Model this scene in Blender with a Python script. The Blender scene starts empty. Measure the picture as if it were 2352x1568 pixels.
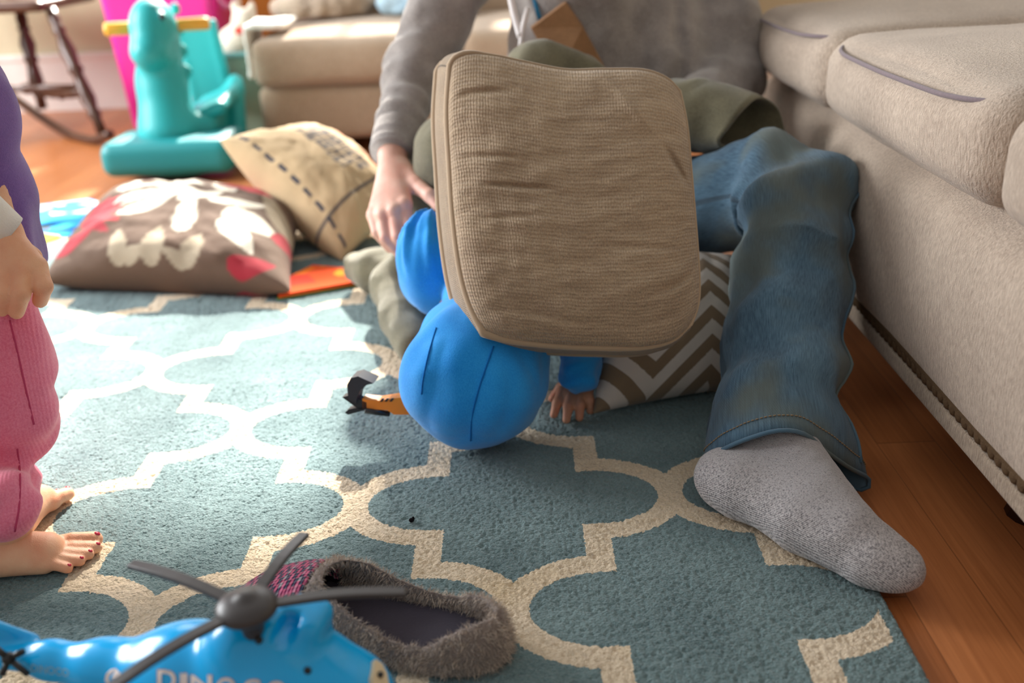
import bpy, math, random
import numpy as np
from mathutils import Vector, Matrix
random.seed(4); RNG = np.random.RandomState(7)
SC = bpy.context.scene
COL = SC.collection
pi = math.pi

# ---------------------------------------------------------------- camera
PITCH, ROLL, YAW, CH, FPX = 0.40497, -0.04432, -0.0109, 0.70, 2287.0
def _basis():
    c, s = math.cos(PITCH), math.sin(PITCH)
    M = np.array([[1,0,0],[0,-s,-c],[0,c,-s]])
    cr, sr = math.cos(ROLL), math.sin(ROLL)
    cy, sy = math.cos(YAW), math.sin(YAW)
    return np.array([[cr,-sr,0],[sr,cr,0],[0,0,1]]) @ M @ np.array([[cy,-sy,0],[sy,cy,0],[0,0,1]])
BAS = _basis(); CO = np.array([0,0,CH])
def ray(x, y): return np.array([(x-1176)/FPX, (y-784)/FPX, 1.0]) @ BAS
def az(x, y, z=0.0):
    d = ray(x, y); return CO + d*((z-CH)/d[2])
def ay(x, y, Y):
    d = ray(x, y); return CO + d*(Y/d[1])
def ax(x, y, X):
    d = ray(x, y); return CO + d*(X/d[0])
def ad(x, y, D): return CO + ray(x, y)*D          # a point seen at (x, y), D metres into the room
cam_d = bpy.data.cameras.new('camera'); cam = bpy.data.objects.new('camera', cam_d); COL.objects.link(cam)
m = Matrix.Identity(4)
for r in range(3):
    m[r][0] = BAS[0][r]; m[r][1] = -BAS[1][r]; m[r][2] = -BAS[2][r]; m[r][3] = CO[r]
cam.matrix_world = m
cam_d.sensor_width = 36; cam_d.lens = FPX/2352*36
cam_d.clip_start = 0.02; cam_d.clip_end = 60
cam_d.dof.use_dof = True; cam_d.dof.focus_distance = 1.20; cam_d.dof.aperture_fstop = 2.7
SC.camera = cam

# ---------------------------------------------------------------- world, sun, exposure
SC.view_settings.view_transform = 'Standard'; SC.view_settings.look = 'None'
SC.view_settings.gamma = 1; SC.view_settings.use_curve_mapping = False
SC.view_settings.exposure = 0.0
W_UP, W_LEFT, W_FRONT, W_BASE = .36, .28, .22, .045
wd = bpy.data.worlds.new('world'); SC.world = wd; wd.use_nodes = True
bg = wd.node_tree.nodes['Background']; bg.inputs[0].default_value = (1.0, 0.98, 0.95, 1)
# soft light of the unseen half of the room: bright overhead and from the windows at the left, dim low down and to the right
def _wm(op, a, b=None):
    n = wd.node_tree.nodes.new('ShaderNodeMath'); n.operation = op
    for i, v in enumerate((a, b)):
        if v is None: continue
        if isinstance(v, (int, float)): n.inputs[i].default_value = v
        else: wd.node_tree.links.new(v, n.inputs[i])
    return n.outputs[0]
_wt = wd.node_tree.nodes.new('ShaderNodeTexCoord'); _wx = wd.node_tree.nodes.new('ShaderNodeSeparateXYZ'); wd.node_tree.links.new(_wt.outputs['Generated'], _wx.inputs[0])
_up = _wm('MAXIMUM', _wx.outputs[2], 0.0); _lf = _wm('MAXIMUM', _wm('MULTIPLY', _wx.outputs[0], -1.0), 0.0); _fr = _wm('MAXIMUM', _wm('MULTIPLY', _wx.outputs[1], -1.0), 0.0)
_bk = _wm('MULTIPLY', _wm('MAXIMUM', _wx.outputs[1], 0.0), 0.9)      # the sky beyond the back windows
_st = _wm('ADD', _wm('ADD', _bk, _wm('ADD', _wm('MULTIPLY', _up, W_UP), _wm('MULTIPLY', _lf, W_LEFT))), _wm('ADD', _wm('MULTIPLY', _fr, W_FRONT), W_BASE))
_hz = _wm('MULTIPLY', _wm('ADD', _wx.outputs[2], 0.02), 8.0); _hz = _wm('MINIMUM', _wm('MAXIMUM', _hz, 0.0), 1.0)
wd.node_tree.links.new(_wm('MULTIPLY', _st, _hz), bg.inputs[1])
sun_d = bpy.data.lights.new('sun', 'SUN'); sun = bpy.data.objects.new('sun', sun_d); COL.objects.link(sun)
sun_d.energy = 23; sun_d.angle = math.radians(2.4); sun_d.color = (1.0, 0.94, 0.84)
SUND = Vector((-0.03, -1.0, -0.70))                # the way the sunlight travels
sun.rotation_euler = SUND.to_track_quat('-Z', 'Y').to_euler(); sun.location = (0, 6, 4)
def area_light(name, loc, aim, sx, sy, power, col=(1,1,1)):
    d = bpy.data.lights.new(name, 'AREA'); d.shape = 'RECTANGLE'; d.size = sx; d.size_y = sy; d.energy = power; d.color = col
    o = bpy.data.objects.new(name, d); COL.objects.link(o); o.location = loc
    o.rotation_euler = (Vector(aim)-Vector(loc)).to_track_quat('-Z','Y').to_euler()
    return o
area_light('window_daylight', (-0.4, 4.42, 1.5), (-0.4, 1.5, 0.4), 3.4, 1.3, 45, (0.92, 0.96, 1.0))
area_light('side_window_daylight', (-3.2, 2.6, 1.4), (0.3, 1.6, 0.3), 2.2, 1.3, 210, (0.95, 0.98, 1.0))

# ---------------------------------------------------------------- object helpers
def setp(o, label=None, cat=None, group=None, kind=None):
    for k, v in (('label',label),('category',cat),('group',group),('kind',kind)):
        if v: o[k] = v
    return o
def empty(name, loc, label, cat, group=None):
    o = bpy.data.objects.new(name, None); COL.objects.link(o); o.location = loc; o.empty_display_size = 0.05
    return setp(o, label, cat, group)
def link(name, me, mat, parent=None, smooth=True):
    """vertices are given in world coordinates; under a parent they become local to it"""
    o = bpy.data.objects.new(name, me); COL.objects.link(o)
    if mat is not None: me.materials.append(mat)
    if parent is not None:
        off = Vector((0,0,0)); p = parent
        while p is not None: off += p.location; p = p.parent
        me.transform(Matrix.Translation(-off)); o.parent = parent
    if smooth: me.polygons.foreach_set('use_smooth', [True]*len(me.polygons))
    me.update()
    return o
def mk(verts, faces, uv=None):
    me = bpy.data.meshes.new('m')
    me.from_pydata([tuple(map(float, v)) for v in verts], [], [tuple(int(i) for i in f) for f in faces])
    if uv is not None:
        L = me.uv_layers.new(name='UVMap'); uv = np.asarray(uv, float)
        vi = np.empty(len(me.loops), int); me.loops.foreach_get('vertex_index', vi)
        L.data.foreach_set('uv', uv[vi].ravel())
    me.update(); return me
def join(parts):
    V = []; Fc = []; n = 0
    for v, f in parts:
        V.extend([tuple(p) for p in v]); Fc.extend([tuple(i+n for i in q) for q in f]); n += len(v)
    return V, Fc
def base_centre(V):
    V = np.asarray(V, float); return (float((V[:,0].min()+V[:,0].max())/2), float((V[:,1].min()+V[:,1].max())/2), float(V[:,2].min()))

# ---- noise
_perm = RNG.permutation(256); _perm = np.concatenate([_perm, _perm, _perm])
_grad = RNG.randn(256, 3); _grad /= np.linalg.norm(_grad, axis=1)[:,None]
def perlin(P):
    P = np.asarray(P, float); I = np.floor(P).astype(int); Fr = P-I; u = Fr*Fr*Fr*(Fr*(Fr*6-15)+10)
    out = 0
    for dx in (0,1):
        for dy in (0,1):
            for dz in (0,1):
                h = _perm[_perm[_perm[(I[:,0]+dx)&255]+((I[:,1]+dy)&255)]+((I[:,2]+dz)&255)]
                g = _grad[h]; d = Fr-np.array([dx,dy,dz])
                w = (u[:,0] if dx else 1-u[:,0])*(u[:,1] if dy else 1-u[:,1])*(u[:,2] if dz else 1-u[:,2])
                out = out + w*(g*d).sum(1)
    return out*1.5
def fbm(P, n=3):
    a = 1; o = 0; P = np.asarray(P, float)
    for i in range(n): o = o + a*perlin(P*2**i+i*7.3); a *= .5
    return o

# ---- signed-distance bodies meshed by surface nets
def smin(a, b, k):
    if k <= 0: return np.minimum(a, b)
    h = np.clip(.5+.5*(b-a)/k, 0, 1); return b*(1-h)+a*h-k*h*(1-h)
def smax(a, b, k): return -smin(-a, -b, k)
def cap(P, a, b, ra, rb):
    a = np.asarray(a, float); b = np.asarray(b, float); ab = b-a
    t = np.clip(((P-a)@ab)/max(ab@ab, 1e-12), 0, 1)
    return np.linalg.norm(P-a-t[:,None]*ab, axis=1)-(ra+(rb-ra)*t)
def rotm(rx=0, ry=0, rz=0):
    return np.array((Matrix.Rotation(rz,3,'Z')@Matrix.Rotation(ry,3,'Y')@Matrix.Rotation(rx,3,'X')))
def ell(P, c, r, R=None):
    q = P-np.asarray(c, float)
    if R is not None: q = q@R
    r = np.asarray(r, float); k0 = np.linalg.norm(q/r, axis=1); k1 = np.linalg.norm(q/(r*r), axis=1)
    return k0*(k0-1)/np.maximum(k1, 1e-9)
def rbox(P, c, h, r, R=None):
    q = P-np.asarray(c, float)
    if R is not None: q = q@R
    q = np.abs(q)-(np.asarray(h, float)-r)
    return np.linalg.norm(np.maximum(q,0),axis=1)+np.minimum(q.max(1),0)-r
def chain(P, pts, rad, k=0.0):
    d = None
    for i in range(len(pts)-1):
        e = cap(P, pts[i], pts[i+1], rad[i], rad[i+1]); d = e if d is None else smin(d, e, k)
    return d
def sdf_mesh(fn, lo, hi, vox):
    lo = np.asarray(lo, float); hi = np.asarray(hi, float); n = np.ceil((hi-lo)/vox).astype(int)+1
    gx, gy, gz = [lo[i]+vox*np.arange(n[i]) for i in range(3)]
    bl = 6; nb = -(-n//bl)                              # blocks far from the surface are filled, not sampled
    bc = [lo[i]+vox*(np.arange(nb[i])*bl+(bl-1)/2) for i in range(3)]
    A, B_, C_ = np.meshgrid(*bc, indexing='ij'); fb = np.asarray(fn(np.stack([A.ravel(),B_.ravel(),C_.ravel()],1)), np.float32).reshape(nb)
    near = np.abs(fb) < vox*bl*1.25+.004
    big = np.repeat(np.repeat(np.repeat(fb,bl,0),bl,1),bl,2); Fb = big.copy()
    act_b = np.argwhere(near); loc = np.stack(np.meshgrid(*[np.arange(bl)]*3, indexing='ij'),-1).reshape(-1,3)
    for i in range(0, len(act_b), 400):
        ii = (act_b[i:i+400,None,:]*bl+loc[None]).reshape(-1,3)
        Fb[tuple(ii.T)] = fn(lo+vox*ii)
    Fv = Fb[:n[0],:n[1],:n[2]]
    ins = Fv < 0
    c8 = np.zeros(n-1, np.int8)
    offs = [(a,b,c) for a in (0,1) for b in (0,1) for c in (0,1)]
    for a,b,c in offs: c8 += ins[a:n[0]-1+a, b:n[1]-1+b, c:n[2]-1+c]
    act = np.argwhere((c8>0)&(c8<8))
    idx = -np.ones(n-1, int); idx[tuple(act.T)] = np.arange(len(act))
    val = {o: Fv[act[:,0]+o[0], act[:,1]+o[1], act[:,2]+o[2]] for o in offs}
    S = np.zeros((len(act),3)); cnt = np.zeros(len(act))
    for o in offs:
        for ax_ in range(3):
            if o[ax_] == 0:
                o2 = list(o); o2[ax_] = 1; o2 = tuple(o2)
                a = val[o]; b = val[o2]; mk_ = (a<0)!=(b<0)
                t = np.where(mk_, a/np.where(mk_, a-b, 1), 0)
                p = np.tile(np.array(o,float), (len(act),1)); p[:,ax_] = t
                S[mk_] += p[mk_]; cnt[mk_] += 1
    V = lo + vox*(act + S/cnt[:,None])
    faces = []
    for ax_ in range(3):
        b, c = [(1,2),(2,0),(0,1)][ax_]
        sl0 = [slice(None)]*3; sl1 = [slice(None)]*3; sl0[ax_] = slice(0,-1); sl1[ax_] = slice(1,None)
        A = ins[tuple(sl0)]; B_ = ins[tuple(sl1)]
        E = np.argwhere(A!=B_); E = E[(E[:,b]>0)&(E[:,c]>0)&(E[:,b]<n[b]-1)&(E[:,c]<n[c]-1)]
        fl = A[tuple(E.T)]
        def cell(db, dc):
            q = E.copy(); q[:,b] -= db; q[:,c] -= dc; return idx[tuple(q.T)]
        Q = np.stack([cell(1,1), cell(0,1), cell(0,0), cell(1,0)], 1)
        Q[~fl] = Q[~fl][:, ::-1]
        faces.append(Q)
    Fq = np.concatenate(faces); Fq = Fq[(Fq>=0).all(1)]
    return V, Fq
def mk_np(V, Fq):
    me = bpy.data.meshes.new('m'); k = Fq.shape[1]
    me.vertices.add(len(V)); me.vertices.foreach_set('co', np.asarray(V, np.float32).ravel())
    me.loops.add(len(Fq)*k); me.loops.foreach_set('vertex_index', Fq.astype(np.int32).ravel())
    me.polygons.add(len(Fq)); me.polygons.foreach_set('loop_start', np.arange(0, len(Fq)*k, k, dtype=np.int32))
    try: me.polygons.foreach_set('loop_total', np.full(len(Fq), k, np.int32))
    except Exception: pass
    me.update(calc_edges=True); me.validate(); return me
def body(name, fn, lo, hi, vox, mat, parent=None, smooth_it=2, one=False):
    V, Fq = sdf_mesh(fn, lo, hi, vox)
    if one: V, Fq = largest(V, Fq)
    if smooth_it: V = relax(V, Fq, smooth_it)
    return link(name, mk_np(V, Fq), mat, parent)
def largest(V, Fq):
    """keep the largest connected piece"""
    lab = np.arange(len(V))
    while True:
        m_ = lab[Fq].min(1); new = lab.copy()
        for i in range(4): np.minimum.at(new, Fq[:,i], m_)
        new = new[new]
        if (new == lab).all(): break
        lab = new
    u, c = np.unique(lab, return_counts=True); k = u[c.argmax()]; keep = lab == k
    idx = np.cumsum(keep)-1; return V[keep], idx[Fq[keep[Fq].all(1)]]
def relax(V, Fq, it):
    for _ in range(it):
        S = np.zeros_like(V); c = np.zeros(len(V))
        for i in range(4):
            j = (i+1)%4
            np.add.at(S, Fq[:,i], V[Fq[:,j]]); np.add.at(S, Fq[:,j], V[Fq[:,i]])
            np.add.at(c, Fq[:,i], 1); np.add.at(c, Fq[:,j], 1)
        V = V*.5+.5*S/np.maximum(c,1)[:,None]
    return V

# ---- swept and simple shapes
def catmull(pts, n=8, closed=False):
    P = [np.asarray(p, float) for p in pts]; out = []
    N = len(P); R = N if closed else N-1
    for i in range(R):
        p1, p2 = P[i], P[(i+1)%N]
        p0 = P[i-1] if (closed or i>0) else 2*p1-p2
        p3 = P[(i+2)%N] if (closed or i+2<N) else 2*p2-p1
        for k in range(n):
            t = k/n; out.append(.5*((2*p1)+(-p0+p2)*t+(2*p0-5*p1+4*p2-p3)*t*t+(-p0+3*p1-3*p2+p3)*t**3))
    if not closed: out.append(P[-1])
    return np.array(out)
def frames(path, closed=False):
    path = np.asarray(path, float); N = len(path); T = np.empty_like(path)
    for i in range(N):
        a = path[i-1] if (closed or i>0) else path[i]; b = path[(i+1)%N] if (closed or i<N-1) else path[i]
        T[i] = (b-a)/max(np.linalg.norm(b-a),1e-9)
    u = np.cross(T[0], [0,0,1.]);
    if np.linalg.norm(u) < 1e-3: u = np.cross(T[0], [0,1.,0])
    U = []; 
    for i in range(N):
        u = u-T[i]*(u@T[i]); u /= max(np.linalg.norm(u),1e-9); U.append(u.copy())
    U = np.array(U); W = np.cross(T, U); return T, U, W
def tube(path, rad, n=10, closed=False, caps=True, flat=1.0):
    path = np.asarray(path, float); T, U, W = frames(path, closed); N = len(path)
    rad = np.broadcast_to(np.asarray(rad, float), (N,))
    a = np.arange(n)*2*pi/n
    V = (path[:,None,:]+rad[:,None,None]*(np.cos(a)[None,:,None]*U[:,None,:]+flat*np.sin(a)[None,:,None]*W[:,None,:])).reshape(-1,3)
    Fc = []
    for i in range(N if closed else N-1):
        j = (i+1)%N
        for k in range(n): Fc.append((i*n+k, i*n+(k+1)%n, j*n+(k+1)%n, j*n+k))
    if caps and not closed: Fc.append(tuple(range(n))[::-1]); Fc.append(tuple((N-1)*n+k for k in range(n)))
    return V.tolist(), Fc
def lathe(path_a, path_b, prof, n=16):
    """turned shape from a to b: prof = [(t, radius)...]"""
    a = np.asarray(path_a,float); b = np.asarray(path_b,float)
    return tube([a+(b-a)*t for t,_ in prof], [r for _,r in prof], n)
def cubegrid(n):
    """unit cube surface -1..1 with n cells a side, shared vertices"""
    d = {}; V = []; Fc = []
    def vid(p):
        k = tuple(np.round(p,6))
        if k not in d: d[k] = len(V); V.append(p)
        return d[k]
    lin = np.linspace(-1,1,n+1)
    for axn in range(3):
        for s in (-1,1):
            for i in range(n):
                for j in range(n):
                    q = []
                    for di,dj in ((0,0),(1,0),(1,1),(0,1)):
                        p = [0,0,0]; p[axn] = s; p[(axn+1)%3] = lin[i+di]; p[(axn+2)%3] = lin[j+dj]; q.append(vid(p))
                    Fc.append(tuple(q) if s>0 else tuple(q[::-1]))
    return np.array(V,float), Fc
_CG = {}
def roundbox(c, h, r, n=10, bulge=(0,0,0), noise=0, nscale=6, R=None, taper=None):
    if n not in _CG: _CG[n] = cubegrid(n)
    U, Fc = _CG[n]; h = np.asarray(h,float); c = np.asarray(c,float)
    # bunch the grid towards the edges so that the rounding is smooth
    U2 = np.sign(U)*(1-(1-np.abs(U))**1.5)
    P = U2*h; inner = np.clip(P, -(h-r), h-r); d = P-inner; L = np.linalg.norm(d,axis=1)
    P = inner+np.where(L[:,None]>1e-9, d/np.maximum(L,1e-9)[:,None]*r, 0)
    for i in range(3):
        j, k = (i+1)%3, (i+2)%3
        P[:,i] += np.sign(U[:,i])*bulge[i]*np.clip(np.abs(U[:,i])*1.0,0,1)**3*(1-U2[:,j]**2)*(1-U2[:,k]**2)
    if taper is not None:
        t = (P[:,2]/h[2]+1)/2; P[:,:2] *= (taper+(1-taper)*t)[:,None]
    if noise:
        nn = np.stack([fbm(P*nscale+c*3+s*11.7,3) for s in range(3)],1); P = P+nn*noise
    if R is not None: P = P@np.asarray(R).T
    return (P+c).tolist(), Fc
def box(c, h, R=None):
    P = np.array([(x,y,z) for x in (-1,1) for y in (-1,1) for z in (-1,1)],float)*np.asarray(h,float)
    if R is not None: P = P@np.asarray(R).T
    return (P+np.asarray(c,float)).tolist(), [(0,1,3,2),(4,6,7,5),(0,4,5,1),(2,3,7,6),(0,2,6,4),(1,5,7,3)]
def sphere(c, r, n=12, R=None):
    V = []; Fc = []
    for i in range(n+1):
        t = pi*i/n
        for j in range(2*n):
            p = 2*pi*j/(2*n); V.append((math.sin(t)*math.cos(p), math.sin(t)*math.sin(p), math.cos(t)))
    for i in range(n):
        for j in range(2*n): Fc.append((i*2*n+j, (i+1)*2*n+j, (i+1)*2*n+(j+1)%(2*n), i*2*n+(j+1)%(2*n)))
    V = np.array(V)*np.asarray(r,float)
    if R is not None: V = V@np.asarray(R).T
    return (V+np.asarray(c,float)).tolist(), Fc
def obj(name, parts, mat, parent=None, smooth=True):
    V, Fc = join(parts) if isinstance(parts, list) else parts
    return link(name, mk(V, Fc), mat, parent, smooth)

# ---------------------------------------------------------------- materials
class N_:
    """a node socket one can do arithmetic with"""
    def __init__(s, g, so): s.g = g; s.so = so
    def _m(s, op, o=None, c=None): return s.g.math(op, s, o, c)
    def __add__(s,o): return s._m('ADD',o)
    __radd__ = __add__
    def __sub__(s,o): return s._m('SUBTRACT',o)
    def __rsub__(s,o): return s.g.math('SUBTRACT',o,s)
    def __mul__(s,o): return s._m('MULTIPLY',o)
    __rmul__ = __mul__
    def __truediv__(s,o): return s._m('DIVIDE',o)
    def lt(s,o): return s._m('LESS_THAN',o)
    def gt(s,o): return s._m('GREATER_THAN',o)
    def abs(s): return s._m('ABSOLUTE')
    def mod(s,o): return s._m('FLOORED_MODULO',o)
    def sin(s): return s._m('SINE')
    def pow(s,o): return s._m('POWER',o)
    def mx(s,o): return s._m('MAXIMUM',o)
    def mn(s,o): return s._m('MINIMUM',o)
    def floor(s): return s._m('FLOOR')
class G:
    def __init__(s, name, rough=.8, spec=.3, sheen=0):
        s.m = bpy.data.materials.new(name); s.m.use_nodes = True; s.t = s.m.node_tree
        s.b = s.t.nodes['Principled BSDF']; s.b.inputs['Roughness'].default_value = rough
        s.b.inputs['Specular IOR Level'].default_value = spec
        if sheen: s.b.inputs['Sheen Weight'].default_value = sheen; s.b.inputs['Sheen Roughness'].default_value = .5
        s._tc = None
    def put(s, sock, v):
        if isinstance(v, N_): s.t.links.new(v.so, sock)
        elif isinstance(v, (tuple,list)) and len(v)==3 and sock.type=='RGBA': sock.default_value = (*v,1)
        else: sock.default_value = v
    def math(s, op, a, b=None, c=None):
        n = s.t.nodes.new('ShaderNodeMath'); n.operation = op; s.put(n.inputs[0], a)
        if b is not None: s.put(n.inputs[1], b)
        if c is not None: s.put(n.inputs[2], c)
        return N_(s, n.outputs[0])
    def tc(s, which='Object'):
        if s._tc is None: s._tc = s.t.nodes.new('ShaderNodeTexCoord')
        return N_(s, s._tc.outputs[which])
    def map(s, v, scale=(1,1,1), rot=(0,0,0), loc=(0,0,0)):
        n = s.t.nodes.new('ShaderNodeMapping'); s.put(n.inputs[0], v); n.inputs['Scale'].default_value = scale
        n.inputs['Rotation'].default_value = rot; n.inputs['Location'].default_value = loc; return N_(s, n.outputs[0])
    def xyz(s, v):
        n = s.t.nodes.new('ShaderNodeSeparateXYZ'); s.put(n.inputs[0], v); return [N_(s,o) for o in n.outputs]
    def comb(s, x, y, z=0.0):
        n = s.t.nodes.new('ShaderNodeCombineXYZ')
        for i,v in enumerate((x,y,z)): s.put(n.inputs[i], v)
        return N_(s, n.outputs[0])
    def noise(s, v, scale, detail=2, rough=.5, dist=0):
        n = s.t.nodes.new('ShaderNodeTexNoise'); s.put(n.inputs['Vector'], v); n.inputs['Scale'].default_value = scale
        n.inputs['Detail'].default_value = detail; n.inputs['Roughness'].default_value = rough; n.inputs['Distortion'].default_value = dist
        return N_(s, n.outputs[0])
    def vor(s, v, scale, feat='F1'):
        n = s.t.nodes.new('ShaderNodeTexVoronoi'); n.feature = feat; s.put(n.inputs['Vector'], v); n.inputs['Scale'].default_value = scale
        return N_(s, n.outputs[0])
    def ramp(s, f, a, b, lo=0., hi=1.):
        n = s.t.nodes.new('ShaderNodeMapRange'); s.put(n.inputs[0], f); n.inputs[1].default_value = a; n.inputs[2].default_value = b
        n.inputs[3].default_value = lo; n.inputs[4].default_value = hi; return N_(s, n.outputs[0])
    def mix(s, f, a, b):
        n = s.t.nodes.new('ShaderNodeMix'); n.data_type = 'RGBA'; s.put(n.inputs[0], f); s.put(n.inputs[6], a); s.put(n.inputs[7], b)
        return N_(s, n.outputs[2])
    def attr(s, name):
        n = s.t.nodes.new('ShaderNodeAttribute'); n.attribute_name = name; return N_(s, n.outputs[0])
    def col(s, v): s.put(s.b.inputs['Base Color'], v); return s
    def bump(s, h, dist=.002, strength=1.0):
        n = s.t.nodes.new('ShaderNodeBump'); s.put(n.inputs['Height'], h); n.inputs['Distance'].default_value = dist; n.inputs['Strength'].default_value = strength
        s.t.links.new(n.outputs[0], s.b.inputs['Normal']); return s
def srgb(r, g, b):
    f = lambda c: (c/255/12.92) if c/255 <= .04045 else ((c/255+.055)/1.055)**2.4
    return (f(r), f(g), f(b))
def plain(name, c, rough=.5, spec=.4, sheen=0, var=.06, vs=9, bs=0, bd=.001):
    g = G(name, rough, spec, sheen); n = g.noise(g.tc(), vs, 3)
    g.col(g.mix(n, tuple(x*(1-var) for x in c), tuple(min(1,x*(1+var)) for x in c)))
    if bs: g.bump(g.noise(g.tc(), bs, 3), bd)
    return g.m
def cloth(name, c, c2=None, weave=700, bd=.0008, sheen=.15, var=.5, stretch=(1,1,1), rough=.9, big=14):
    """woven cloth: two colours of yarn, a broad mottling and a fine weave in relief"""
    g = G(name, rough, .15, sheen); o = g.tc(); c2 = c2 or tuple(x*.72 for x in c)
    f = g.noise(g.map(o, stretch), weave, 2, .6); b = g.noise(o, big, 3)
    g.col(g.mix(g.ramp(f*var+b*(1-var), .35, .65), c2, c)); g.bump(f, bd); return g.m
# ================================================================ the room
FZ = -0.012                                        # bare floor; the top of the rug is z = 0
def wood_mat(name, c1, c2, pw=.083, rough=.34):
    g = G(name, rough, .45); x, y, z = g.xyz(g.tc())
    k = (x/pw).floor(); row = g.noise(g.comb(k*3.17, k*1.3, 0.0), 5, 0)
    yo = y+row*7.0; brd = (yo/1.1).floor(); tone = g.noise(g.comb(k*2.3, brd*4.7, 1.0), 3.1, 0)
    gr = g.noise(g.comb(x*46.0, yo*1.6, tone*9.0), 3, 5, .6, .6)
    fine = g.noise(g.comb(x*320.0, yo*9.0, 0.0), 1.0, 2)
    f = g.ramp(gr*.55+fine*.2+tone*.45, .35, .85)
    cc = g.mix(f, c1, c2)
    e = ((x/pw).mod(1.0)-.5).abs().gt(.489); e2 = ((yo/1.1).mod(1.0)-.5).abs().gt(.4988)
    g.col(g.mix(e.mx(e2)*.4, cc, tuple(v*.25 for v in c1))); g.bump(fine*.3-(e.mx(e2)), .0006, .6); return g.m
M_floor = wood_mat('oak_boards', srgb(150,84,42), srgb(205,130,78))
fl = obj('floor', box((0,2.0,FZ-.03),(5,3.6,.03)), M_floor, smooth=False); setp(fl, kind='structure')

def wall_mat(name, c):
    g = G(name, .9, .15); n = g.noise(g.tc(), 3, 3); g.col(g.mix(n, tuple(v*.94 for v in c), c)); g.bump(g.noise(g.tc(), 180, 3), .0006); return g.m
M_wall = wall_mat('wall_paint_khaki', srgb(208,196,166)); M_white = plain('trim_paint_white', srgb(232,222,214), .45, .4)
M_glass = G('window_glass', .02, .5)
_tr = M_glass.t.nodes.new('ShaderNodeBsdfTransparent'); _mx = M_glass.t.nodes.new('ShaderNodeMixShader'); _mx.inputs[0].default_value = .06
M_glass.b.inputs['Base Color'].default_value = (.9,.95,1,1)
M_glass.t.links.new(_tr.outputs[0], _mx.inputs[1]); M_glass.t.links.new(M_glass.b.outputs[0], _mx.inputs[2])
M_glass.t.links.new(_mx.outputs[0], M_glass.t.nodes['Material Output'].inputs[0]); M_glass = M_glass.m
WY = 4.45
WINS = [(-2.05, .58, .76, 2.50), (-.71, .62, 1.0, 2.50), (.17, .24, 1.0, 2.10)]     # centre, half width, sill and head of each sash window in the back wall
WT = 3.7
parts = []
def wall_x(x0, x1, z0, z1): parts.append(box(((x0+x1)/2, WY+.06, (z0+z1)/2), ((x1-x0)/2, .06, (z1-z0)/2)))
xs = -5
for c, h, z0, z1 in WINS:
    wall_x(xs, c-h, FZ, WT); wall_x(c-h, c+h, FZ, z0); wall_x(c-h, c+h, z1, WT); xs = c+h
wall_x(xs, 5, FZ, WT)
setp(obj('wall_back', parts, M_wall, smooth=False), kind='structure')
setp(obj('baseboard_back', [box((0,WY-.011,.10),(5,.011,.112)), roundbox((0,WY-.014,.215),(5,.014,.014),.008,6)], M_white, smooth=False), kind='structure')
for i, (c, h, WZ0, WZ1) in enumerate(WINS):
    fr = []
    for z in (WZ0+.03, WZ1-.03, (WZ0+WZ1)/2): fr.append(box((c, WY+.06, z), (h, .035, .03)))
    for x in (c-h+.03, c+h-.03): fr.append(box((x, WY+.06, (WZ0+WZ1)/2), (.03, .035, (WZ1-WZ0)/2)))
    for k in (-1, 1): fr.append(box((c+k*h/3, WY+.06, (WZ0+WZ1)/2), (.011, .015, (WZ1-WZ0)/2)))
    fr.append(box((c, WY-.02, WZ0-.012), (h+.06, .04, .018)))
    w = setp(obj('window_%d' % (i+1), fr, M_white, smooth=False), kind='structure')
    obj('window_pane', box((c, WY+.06, (WZ0+WZ1)/2), (h-.03, .002, (WZ1-WZ0)/2-.03)), M_glass, w, smooth=False)
setp(obj('wall_right', box((2.25,2.0,1.34),(.06,2.5,1.36)), M_wall, smooth=False), kind='structure')
setp(obj('baseboard_right', box((2.18,2.0,.10),(.011,2.45,.112)), M_white, smooth=False), kind='structure')

# ---------------------------------------------------------------- rug
WH, HH, RT, RY1 = .2055, .2262, .0165, .0803
RX1, RYB = .387, 2.765
def rug_mat():
    g = G('trellis_rug', .95, .1, .25); o = g.tc(); x, y, z = g.xyz(o)
    wob = g.noise(o, 260, 2); wob2 = g.noise(g.map(o, loc=(3,5,1)), 260, 2)
    wx = x+(wob-.5)*.006; wy = y+(wob2-.5)*.006
    px = wx-(-.22586+WH); py = wy-1.11331
    X = ((px+WH).mod(2*WH)-WH).abs(); Y = ((py+HH).mod(2*HH)-HH).abs()
    def B(X, Y):
        a = WH/2
        e1 = ((X-a)/(a-RT)); e2 = Y/(RY1-RT)
        r1 = (e1*e1+e2*e2).lt(1.0)*X.gt(a-.0001)
        r2 = X.lt(a)*Y.lt(RY1-RT)
        f1 = ((X-a)/(a+RT)); f2 = (Y-HH)/(RY1+RT)
        r3 = X.lt(a-RT)*(f1*f1+f2*f2).gt(1.0)
        return r1.mx(r2).mx(r3)
    blue = B(X,Y).mx(B(WH-X, HH-Y))
    edge = wx.gt(RX1-.017).mx(wy.gt(RYB-.017))
    blue = blue.mx(edge)
    tone = g.noise(o, 9, 3); spk = g.noise(g.map(o,(1,1,1)), 420, 3, .7)
    cb = g.mix(g.ramp(spk*.6+tone*.4,.35,.65), srgb(86,109,112), srgb(126,149,150)); cc = g.mix(g.ramp(spk*.6+tone*.4,.35,.65), srgb(206,184,152), srgb(238,220,194))
    stain = g.ramp(g.noise(g.map(o, loc=(1,2,0)), 5, 2), .62, .75)
    cc = g.mix(stain*.25, cc, srgb(214,180,110))
    g.col(g.mix(blue, cc, cb))
    worm = g.noise(g.map(o,(1,1.7,1)), 150, 2, .5, 1.2); tuft = g.vor(g.map(o,(1,1.5,1)), 260)
    g.bump(worm*.6+tuft*-.5+spk*.6, .0035, .8)
    return g.m
M_rug = rug_mat()
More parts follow.
